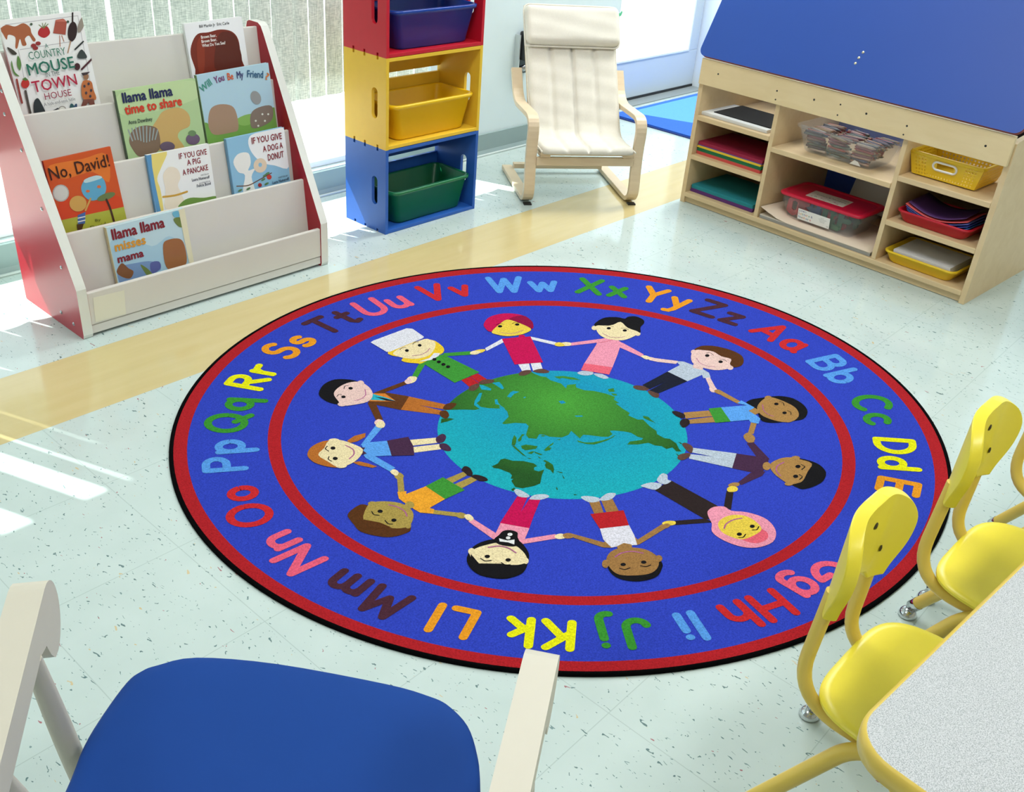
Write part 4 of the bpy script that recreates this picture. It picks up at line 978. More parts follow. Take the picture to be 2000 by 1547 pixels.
#==YELLOW==
# ------------------------------------------------------------------ yellow stacking chairs and table
m_ysh = mat('yellow_chair_plastic', (240, 222, 62), 0.32, 0.015, 40, bump=0.05, bscale=900)
m_ytu = mat('yellow_enamel_tube', (226, 196, 88), 0.35, 0.02, 30)
m_chr = mat('chrome', (214, 216, 218), 0.12, metal=1.0)
m_riv = mat('dark_rivet', (70, 62, 30), 0.4, metal=0.5)
def make_chair(label, loc, rz):
    t = thing('school_chair', label, 'chair', loc, rz, 'yellow chairs at the table')
    # back shell
    ZT, ZA, ZS, BX_ = 0.602, 0.472, 0.440, -0.014   # top, arch of the underside, lobe ends, centre
    HWZ = [(0.440, 0.076), (0.460, 0.081), (0.485, 0.090), (0.510, 0.096), (0.535, 0.097), (0.555, 0.093), (0.572, 0.083), (0.585, 0.069), (0.594, 0.052), (0.600, 0.030), (0.602, 0.010)]
    def hw(z):
        if z <= 0.535: return float(np.interp(z, [a for a, b in HWZ], [b for a, b in HWZ]))
        return 0.097*max(0.0, 1-((z-0.535)/(ZT+0.0006-0.535))**2.3)**0.5
    def inner(z):
        if z >= ZA: return 0.0
        return min(hw(z)-0.026, 0.048*((ZA-z)/(ZA-ZS))**0.5)
    zs = [ZS+(ZA-ZS)*k/6 for k in range(6)]+[ZA+(0.572-ZA)*k/6 for k in range(7)]+[0.572+(ZT-0.572)*math.sin(PI/2*k/10) for k in range(1, 10)]+[ZT-0.0003]
    def yb_(x, z): return 0.153-0.02*(z-0.5)-0.030*max(0, (abs(x)-0.035)/0.062)**1.8
    mb = MB()
    for s in (-1, 1):
        G = []
        for z in zs:
            a, b = inner(z), max(hw(z), 0.006); row = []
            for u in range(13):
                x = a+(b-a)*math.sin(PI/2*u/12); row.append((BX_+s*x, yb_(x, z), z))
            G.append(row)
        mb.grid(G)
    bk = mb.obj('backrest', m_ysh, t, solid=0.019, sub=1, weld=True)
    for x, z in ((0.0, 0.562), (-0.048, 0.498), (0.050, 0.498)):
        rv = MB(); rv.lathe([(0, 0.003), (0.0048, 0.002), (0.006, 0)], (BX_+x, yb_(x, z)-0.0092, z), (0.3*x/0.05, -1, 0.05), seg=10)
        rv.obj('rivet', m_riv, bk)
    # seat
    mb = MB(); NR = 8
    outl = []
    for k in range(48):
        a = 2*PI*k/48; ca, sa = math.cos(a), math.sin(a); e = 2/4.2
        x = math.copysign(abs(ca)**e, ca)*0.140; y = math.copysign(abs(sa)**e, sa)*0.135
        outl.append((0.018+x*(1+0.04*(-y/0.135)), y))
    def zz(x, y): return 0.319-0.010*(1-(x/0.145)**2)*(1-((y-0.02)/0.14)**2)-0.012*max(0, (-y-0.07)/0.06)**2
    for sg, off in ((1, 0.0), (-1, -0.014)):
        loops = []
        for q in (1.0, 0.97, 0.9, 0.75, 0.5, 0.25, 0.02):
            dz = -0.006 if q == 1.0 else (-0.0015 if q == 0.97 else 0)
            loops.append([(x*q, y*q, zz(x*q, y*q)+(dz if sg > 0 else off-dz*0.6)) for x, y in outl])
        mb.loft(loops, None, True, cap0=False)
    a = [(x, y, zz(x, y)-0.006) for x, y in outl]; b = [(x, y, zz(x, y)-0.014+0.0036) for x, y in outl]
    mb.loft([a, b], None, True, cap0=False, cap1=False)
    mb.obj('seat', m_ysh, t)
    # tube frame
    for s in (-1, 1):
        P = fillet([(s*0.085-0.004, -0.10, 0.286), (s*0.076-0.014, 0.158, 0.280), (s*0.062-0.014, 0.150, 0.478)], 0.085, 10)
        mb = MB(); mb.tube(P, 0.0105, seg=12); mb.obj('back_frame', m_ytu, t)
    mb = MB(); mb.tube([(-0.085, -0.05, 0.276), (0.085, -0.05, 0.276)], 0.009); mb.tube([(-0.10, 0.045, 0.274), (0.10, 0.045, 0.274)], 0.009); mb.obj('cross_tube', m_ytu, t)
    for s in (-1, 1):
        for f, pts in ((1, [(s*0.092, -0.02, 0.292), (s*0.112, 0.050, 0.286), (s*0.165, 0.190, 0.042)]), (-1, [(s*0.092, 0.05, 0.282), (s*0.112, -0.02, 0.274), (s*0.160, -0.185, 0.042)])):
            P = fillet(pts, 0.06, 8)
            mb = MB(); mb.tube(P, 0.0125, seg=12); lg = mb.obj('leg', m_ytu, t)
            e = Vector(pts[2]); d = (e-Vector(pts[1])).normalized()
            mb = MB(); mb.lathe([(0.0132, -0.004), (0.0132, 0.016), (0.008, 0.018), (0.008, 0.026), (0, 0.026)], e, d, seg=14)
            g = e+d*0.024
            mb.lathe([(0, 0.022), (0.008, 0.021), (0.015, 0.014), (0.0185, 0.006), (0.0185, 0.002), (0.015, 0.0), (0, 0.0)], (g.x, g.y, 0.0), (0, 0, 1), seg=18)
            mb.obj('glide', m_chr, lg)
    return t
TA = math.radians(-4.6)
YC = make_chair('nearest yellow chair, tucked under the near corner of the grey table', (1.146, 0.150, 0), math.radians(-1.5))
copy_thing(YC, (1.536, 0.132, 0), math.radians(-2), 'second yellow chair, beside the nearest one at the grey table')
copy_thing(YC, (1.950, 0.112, 0), math.radians(-2), 'third yellow chair, cut off at the right edge of the photo')
tt = thing('activity_table', 'low table with speckled grey top and yellow edge in the near right corner', 'table', (0.802, 0.170, 0), math.radians(-5.3))
m_neb = mat('grey_nebula_laminate', (196, 198, 200), 0.5)
nt = m_neb.node_tree; b = nt.nodes['Principled BSDF']; tc = nt.nodes.new('ShaderNodeTexCoord')
n1 = nt.nodes.new('ShaderNodeTexNoise'); n1.inputs['Scale'].default_value = 760; n1.inputs['Detail'].default_value = 2; nt.links.new(tc.outputs['Object'], n1.inputs['Vector'])
rp = nt.nodes.new('ShaderNodeValToRGB'); nt.links.new(n1.outputs['Fac'], rp.inputs[0])
rp.color_ramp.elements[0].position = 0.36; rp.color_ramp.elements[0].color = rgb((150, 156, 158)); rp.color_ramp.elements[1].position = 0.62; rp.color_ramp.elements[1].color = rgb((204, 206, 208))
e = rp.color_ramp.elements.new(0.46); e.color = rgb((180, 184, 186)); nt.links.new(rp.outputs[0], b.inputs['Base Color'])
TLX, TLY, TH = 1.52, 0.76, 0.530
out = rrect(TLX, TLY, 0.055, 8, TLX/2, -TLY/2)
p = MB(); p.prism([(x, y, TH-0.026) for x, y in rrect(TLX-0.006, TLY-0.006, 0.052, 8, TLX/2, -TLY/2)], (0, 0, 0.026)); top = p.obj('tabletop', m_neb, tt)
p = MB(); L = []
for o_, z in ((-0.0035, TH-0.028), (0.001, TH-0.026), (0.002, TH-0.012), (0.001, TH-0.002), (-0.0035, TH+0.0002)):
    L.append([(x, y, z) for x, y in rrect(TLX+2*o_, TLY+2*o_, 0.055+o_, 8, TLX/2, -TLY/2)])
p.loft(L, None, True, cap0=False, cap1=False); p.obj('edge_band', m_ytu, top)
for x in (0.09, TLX-0.09):
    for y in (-0.135, -TLY+0.09):
        p = MB(); p.tube([(x, y, TH-0.028), (x, y, 0.24)], 0.016, seg=14); lg = p.obj('leg', mat('pale_yellow_leg', (232, 222, 160), 0.35), tt)
        p = MB(); p.tube([(x, y, 0.25), (x, y, 0.02)], 0.0125, seg=14); p.lathe([(0, 0.022), (0.012, 0.02), (0.019, 0.006), (0.019, 0.001), (0, 0)], (x, y, 0), (0, 0, 1)); p.obj('inner_leg', m_chr, lg)

#==ROCKER==
# ------------------------------------------------------------------ white painted armchair, foreground
m_cream = mat('chipped_cream_paint', (206, 200, 184), 0.5, 0.03, 14)
m_vinyl = mat('blue_vinyl', (24, 66, 142), 0.75, 0.05, 9, bump=0.03, bscale=300, spec=0.15)
RO = Vector((0.42, 0.70, 0))
rc = thing('painted_armchair', 'cream painted wooden armchair with blue seat cushion in the near left foreground', 'armchair', RO)
R = lambda p: Vector(p)-RO
cuo = [(0.251, 0.861), (0.303, 0.912), (0.347, 0.944), (0.395, 0.972), (0.418, 0.977), (0.438, 0.972), (0.486, 0.947), (0.561, 0.858), (0.649, 0.720), (0.678, 0.660), (0.684, 0.634), (0.678, 0.593), (0.654, 0.552), (0.620, 0.514), (0.50, 0.40), (0.44, 0.365), (0.37, 0.38), (0.22, 0.56), (0.12, 0.70), (0.13, 0.76)]
cuo = smooth_closed(cuo, 4); cc = np.mean(np.array(cuo), 0)
SZ = 0.30; L = []
for s, z in ((0.90, SZ-0.042), (0.985, SZ-0.036), (1.0, SZ-0.02), (0.995, SZ-0.008), (0.97, SZ-0.001), (0.90, SZ+0.002), (0.7, SZ+0.004), (0.4, SZ+0.002), (0.05, SZ)):
    L.append([R((cc[0]+(x-cc[0])*s, cc[1]+(y-cc[1])*s, z)) for x, y in cuo])
p = MB(); p.loft(L, None, True); p.obj('seat_cushion', m_vinyl, rc)
L = []
for s, z in ((0.90, SZ-0.072), (0.93, SZ-0.07), (0.93, SZ-0.044), (0.90, SZ-0.0425)): L.append([R((cc[0]+(x-cc[0])*s, cc[1]+(y-cc[1])*s, z)) for x, y in cuo])
p = MB(); p.loft(L, None, True); p.obj('seat_board', m_cream, rc)
def arm(front, back, w, zt, name='arm'):
    f = Vector(front); b = Vector(back); d = (f-b); Ln = d.length; d.normalize(); sd = Vector((d.y, -d.x))
    prof = [(0, 0), (Ln-0.045, 0)]
    prof += [(Ln-0.045+0.045*math.sin(a), -0.050+0.050*math.cos(a)) for a in [PI*k/12 for k in range(1, 12)]]
    prof += [(Ln-0.045, -0.100), (Ln-0.062, -0.096), (Ln-0.075, -0.078), (Ln-0.085, -0.054), (Ln-0.11, -0.044), (0, -0.044)]
    pt = lambda s, h, o: R((b.x+d.x*s+sd.x*o, b.y+d.y*s+sd.y*o, zt+h))
    mb = MB(); mb.prism([pt(s, h, -w/2) for s, h in prof], pt(0, 0, w/2)-pt(0, 0, -w/2))
    mb.obj(name, m_cream, rc, bevel=0.005, seg=3)
arm((0.3246, 1.006), (0.03, 0.579), 0.040, 0.52)
arm((0.692, 0.494), (0.34, 0.281), 0.040, 0.52)
def post(p, nm, r=0.013):
    mb = MB(); P = [R(q) for q in p]; n = 8; Q = []
    for a, b in zip(P[:-1], P[1:]): Q += [a.lerp(b, k/n) for k in range(n)]
    Q.append(P[-1]); m = len(Q); mb.tube(Q, [r*(0.82+0.3*math.sin(PI*min(1, 1.3*k/m))) for k in range(m)], seg=12); mb.obj(nm, m_cream, rc)
post([(0.268, 0.905, 0.478), (0.306, 0.955, 0.20), (0.325, 0.99, 0.0)], 'front_leg')
post([(0.60, 0.438, 0.478), (0.668, 0.480, 0.20), (0.70, 0.50, 0.0)], 'front_leg')
post([(0.175, 0.775, 0.478), (0.225, 0.835, 0.25)], 'arm_spindle', 0.010); post([(0.50, 0.378, 0.478), (0.55, 0.43, 0.25)], 'arm_spindle', 0.010)
for q, o in (((0.18, 0.68), (-0.06, -0.03)), ((0.43, 0.40), (-0.03, -0.06))):
    p = MB(); p.tube([R((q[0], q[1], SZ-0.06)), R((q[0]+o[0]*.5, q[1]+o[1]*.5, 0.12)), R((q[0]+o[0], q[1]+o[1], 0.0))], [0.016, 0.018, 0.013], seg=12); p.obj('rear_leg', m_cream, rc)
# low back at the rear edge
bp0, bp1 = Vector((0.10, 0.615)), Vector((0.365, 0.330)); bd = Vector((-0.06, -0.055))
for k in range(6):
    q = bp0.lerp(bp1, k/5); p = MB(); p.tube([R((q.x, q.y, SZ-0.05)), R((q.x+bd.x*0.6, q.y+bd.y*0.6, 0.45)), R((q.x+bd.x, q.y+bd.y, 0.60))], 0.009, seg=10); p.obj('back_spindle', m_cream, rc)
q0 = bp0+bd; q1 = bp1+bd
p = MB(); p.prism([R((q0.x-0.02, q0.y+0.02, 0.585)), R((q1.x+0.02, q1.y-0.02, 0.585)), R((q1.x+0.02, q1.y-0.02, 0.645)), R((q0.x-0.02, q0.y+0.02, 0.645))], (-0.014, -0.014, 0)); p.obj('top_rail', m_cream, rc, bevel=0.005)

#==RUG==
# ------------------------------------------------------------------ round alphabet rug
HM = np.array([[781.35361, -81.478155, 1098.88002], [-3.098632, 226.103814, 841.900319], [0.03623, -0.187726, 1.0]])
HI = np.linalg.inv(HM)
RZ = 0.0075
def d2p(x, y):
    q = HM @ np.array([x, y, 1.0]); return (q[0]/q[2], q[1]/q[2])
def d2w(x, y):
    P = at_floor(d2p(x, y), RZ); return (P[0], P[1])
def p2d(px):
    q = HI @ np.array([px[0], px[1], 1.0]); return (q[0]/q[2], q[1]/q[2])
RC = Vector((1.716, 1.251, 0))
def rug_mat(name, col):
    n = 'pile_'+name
    if n in MATS: return MATS[n]
    m = mat(n, tuple(int(v*0.93) for v in col), 0.95, 0.6, 300, bump=0.6, bscale=300, sheen=0.0, spec=0.12)
    return m
rg = thing('alphabet_rug', 'round blue alphabet rug with children holding hands around a globe', 'rug', RC)
pile = MB()
def W(pts, lay): return [(x-RC.x, y-RC.y, RZ+lay*0.00014) for x, y in pts]
def ringmesh(r0, r1, lay, col, n=160):
    a = [d2w(r0*math.cos(2*PI*k/n), r0*math.sin(2*PI*k/n)) for k in range(n)] if r0 > 0 else None
    b = [d2w(r1*math.cos(2*PI*k/n), r1*math.sin(2*PI*k/n)) for k in range(n)]
    m = rug_mat('%d_%d_%d' % col, col)
    if a is None: pile.add(W(b, lay), [list(range(n))], m)
    else: pile.add(W(a, lay)+W(b, lay), [(k, (k+1) % n, n+(k+1) % n, n+k) for k in range(n)], m)
BLUE = (46, 65, 183); RED = (172, 28, 36)
n = 160
base = [d2w(0.989*math.cos(2*PI*k/n), 0.982*math.sin(2*PI*k/n)) for k in range(n)]
pile.prism([(x-RC.x, y-RC.y, 0.0008) for x, y in base], (0, 0, RZ-0.0008), rug_mat('%d_%d_%d' % BLUE, BLUE))
ringmesh(0.955, 0.989, 0.4, RED); ringmesh(0.722, 0.7555, 0.4, RED)
# bound edge
bd_ = MB(); L = []
for r, z in ((0.986, 0.0002), (0.9985, 0.0002), (1.0, 0.002), (0.9995, 0.0055), (0.997, 0.0074), (0.991, 0.0080), (0.9885, 0.0076)):
    L.append([(x-RC.x, y-RC.y, z) for x, y in [d2w(r*math.cos(2*PI*k/n), r*math.sin(2*PI*k/n)) for k in range(n)]])
bd_.loft(L, None, True, cap0=False, cap1=False); bd_.obj('binding', mat('black_binding', (5, 5, 6), 1.0, bump=0.5, bscale=500, spec=0.05), rg)
# ocean and land (printed design, paler ocean towards the rim as woven)
def radial(name, c1, c2, ctr, rad):
    m = mat(name, c1, 0.95, 0.6, 300, bump=0.6, bscale=300, spec=0.12); nt = m.node_tree; Lk = nt.links
    b = nt.nodes['Principled BSDF']; old = b.inputs['Base Color'].links[0].from_socket
    tc = nt.nodes.new('ShaderNodeTexCoord'); mp = nt.nodes.new('ShaderNodeMapping'); mp.inputs['Location'].default_value = (-ctr[0]/rad, -ctr[1]/rad, 0); mp.inputs['Scale'].default_value = (1/rad, 1/rad, 0)
    ln = nt.nodes.new('ShaderNodeVectorMath'); ln.operation = 'LENGTH'; Lk.new(tc.outputs['Object'], mp.inputs[0]); Lk.new(mp.outputs[0], ln.inputs[0])
    cl = nt.nodes.new('ShaderNodeClamp'); Lk.new(ln.outputs['Value'], cl.inputs[0])
    mx = nt.nodes.new('ShaderNodeMix'); mx.data_type = 'RGBA'; Lk.new(cl.outputs[0], mx.inputs[0]); Lk.new(old, mx.inputs[6])
    c = rgb(c2); k = nt.nodes.new('ShaderNodeMix'); k.data_type = 'RGBA'; k.blend_type = 'MULTIPLY'; k.inputs[0].default_value = 1
    c1l = rgb(c1); k.inputs[7].default_value = (c[0]/max(c1l[0], .003), c[1]/max(c1l[1], .003), c[2]/max(c1l[2], .003), 1); k.clamp_result = False
    Lk.new(old, k.inputs[6]); Lk.new(k.outputs[2], mx.inputs[7]); Lk.new(mx.outputs[2], b.inputs['Base Color']); return m
ZK = {1: (320, 510, .29), 2: (820, 510, .29), 3: (1300, 540, .29), 4: (330, 830, .29), 5: (820, 860, .2973), 6: (1200, 860, .2973), 7: (840, 700, .26)}
def zp(k, p): return (ZK[k][0]+p[0]*ZK[k][2], ZK[k][1]+p[1]*ZK[k][2])
def fl2(k, p):
    P = at_floor(zp(k, p), RZ); return (P[0], P[1])
gc = fl2(7, (1000, 330))
ocean = radial('pile_ocean', (18, 126, 168), (20, 152, 164), (gc[0]-RC.x, gc[1]-RC.y), 0.42)
land = radial('pile_land', (66, 142, 50), (30, 74, 28), (gc[0]-RC.x, gc[1]-RC.y), 0.36)
gl_ = [d2w(0.324*math.cos(2*PI*k/n), 0.324*math.sin(2*PI*k/n)) for k in range(n)]
pile.add(W(gl_, 1), [list(range(n))], ocean)
def shape(k, pts, m, lay, sm=False):
    if sm: pts = smooth_closed(pts, 3)
    pile.flat(W([fl2(k, p) for p in pts], lay), m)
# arc of the globe's rim where the land meets it
rim_pts = []
a0 = p2d(zp(7, (140, 395))); a1 = p2d(zp(7, (765, 105)))
t0, t1 = math.atan2(a0[1], a0[0]), math.atan2(a1[1], a1[0])
if t1 < t0: t1 += 2*PI
for k in range(25):
    t = t0+(t1-t0)*k/24; q = d2p(0.3235*math.cos(t), 0.3235*math.sin(t)); rim_pts.append(((q[0]-840)/.26, (q[1]-700)/.26))
asia = rim_pts+[(770, 110), (830, 135), (870, 140), (905, 165), (985, 190), (1010, 215), (1030, 235), (1090, 200), (1100, 220), (1160, 240), (1230, 245), (1320, 265), (1390, 290), (1380, 310), (1420, 335), (1395, 340), (1450, 380), (1500, 410), (1490, 430), (1560, 460), (1600, 460), (1650, 510), (1700, 545), (1705, 570), (1760, 600), (1800, 605), (1850, 640), (1870, 680), (1890, 700), (1850, 700), (1820, 670), (1775, 682), (1740, 660), (1690, 655), (1640, 635), (1560, 648), (1480, 648), (1500, 625), (1590, 613), (1600, 600), (1560, 590), (1510, 560), (1460, 550), (1380, 543), (1350, 545), (1370, 570), (1340, 590), (1290, 590), (1200, 578), (1150, 575), (1125, 602), (1100, 580), (1060, 545), (1040, 575), (990, 595), (900, 590), (860, 575), (820, 570), (800, 605), (740, 600), (720, 575), (740, 510), (720, 490), (640, 485), (560, 495), (540, 490), (590, 440), (580, 400), (560, 380), (520, 360), (525, 378), (440, 375), (340, 358), (375, 378), (340, 388), (250, 385)]
shape(7, asia, land, 2)
for P in ([(370, 262), (392, 260), (372, 320), (350, 338), (395, 378), (385, 388), (330, 352), (335, 320)], [(485, 310), (505, 308), (512, 335), (530, 355), (560, 375), (545, 385), (520, 350), (490, 345)], [(370, 200), (400, 203), (430, 215), (460, 230), (455, 242), (385, 235)], [(465, 185), (520, 178), (540, 200), (555, 225), (540, 234), (500, 205)], [(578, 288), (605, 255), (625, 245), (672, 252), (630, 268), (605, 296)], [(700, 295), (715, 288), (720, 294), (706, 300)], [(965, 322), (1000, 318), (1020, 335), (985, 343)], [(1085, 432), (1140, 430), (1150, 438), (1100, 440)]):
    shape(7, P, ocean, 3)
for P in ([(85, 455), (150, 450), (182, 457), (130, 475), (80, 487)], [(463, 812), (510, 790), (530, 760), (560, 753), (620, 770), (700, 772), (780, 790), (805, 810), (780, 822), (782, 840), (815, 850), (858, 835), (840, 880), (828, 940), (780, 960), (690, 977), (640, 967), (610, 922), (625, 905), (605, 905), (615, 880), (600, 862), (520, 830), (480, 825)],
          [(848, 770), (862, 765), (890, 778), (922, 800), (932, 835), (925, 868), (905, 840), (870, 825), (862, 800), (872, 785)], [(683, 658), (720, 648), (770, 655), (808, 660), (795, 680), (720, 692), (690, 678)], [(612, 655), (635, 660), (680, 700), (725, 740), (700, 730), (650, 690)], [(632, 575), (650, 600), (645, 635), (635, 658), (612, 650), (618, 610)], [(658, 615), (690, 570), (712, 572), (690, 590), (685, 615), (668, 628)],
          [(855, 690), (880, 665), (930, 630), (922, 648), (890, 668), (912, 672), (900, 690), (868, 697)], [(730, 712), (770, 698), (785, 700), (762, 720), (740, 715)], [(945, 972), (955, 970), (960, 990), (952, 990)], [(1100, 615), (1160, 632), (1220, 632), (1290, 618), (1350, 600), (1395, 573), (1380, 590), (1330, 618), (1235, 648), (1180, 645), (1115, 630)], [(608, 985), (632, 972), (642, 985), (620, 998)],
          [(930, 138), (1000, 133), (1080, 145), (1132, 165), (1060, 160), (990, 147), (972, 155)], [(1020, 232), (1030, 200), (1098, 193), (1082, 225), (1040, 240)], [(1335, 232), (1380, 225), (1386, 252), (1345, 252)], [(1598, 432), (1640, 440), (1660, 462), (1698, 488), (1640, 466), (1605, 450)], [(1862, 628), (1880, 632), (1905, 650), (1880, 642)], [(945, 848), (1000, 858), (985, 864)], [(990, 870), (1015, 908), (1000, 900)], [(1360, 262), (1400, 268), (1405, 280), (1375, 280)], [(1845, 715), (1870, 728), (1862, 735)], [(830, 580), (860, 578), (862, 588), (840, 588)], [(945, 612), (980, 606), (975, 615)], [(780, 700), (845, 722), (830, 728), (790, 712)], [(725, 748), (765, 752), (750, 758)], [(808, 735), (835, 750), (820, 752)], [(1075, 1020), (1110, 1025), (1085, 1030)]):
    shape(7, P, land, 3)

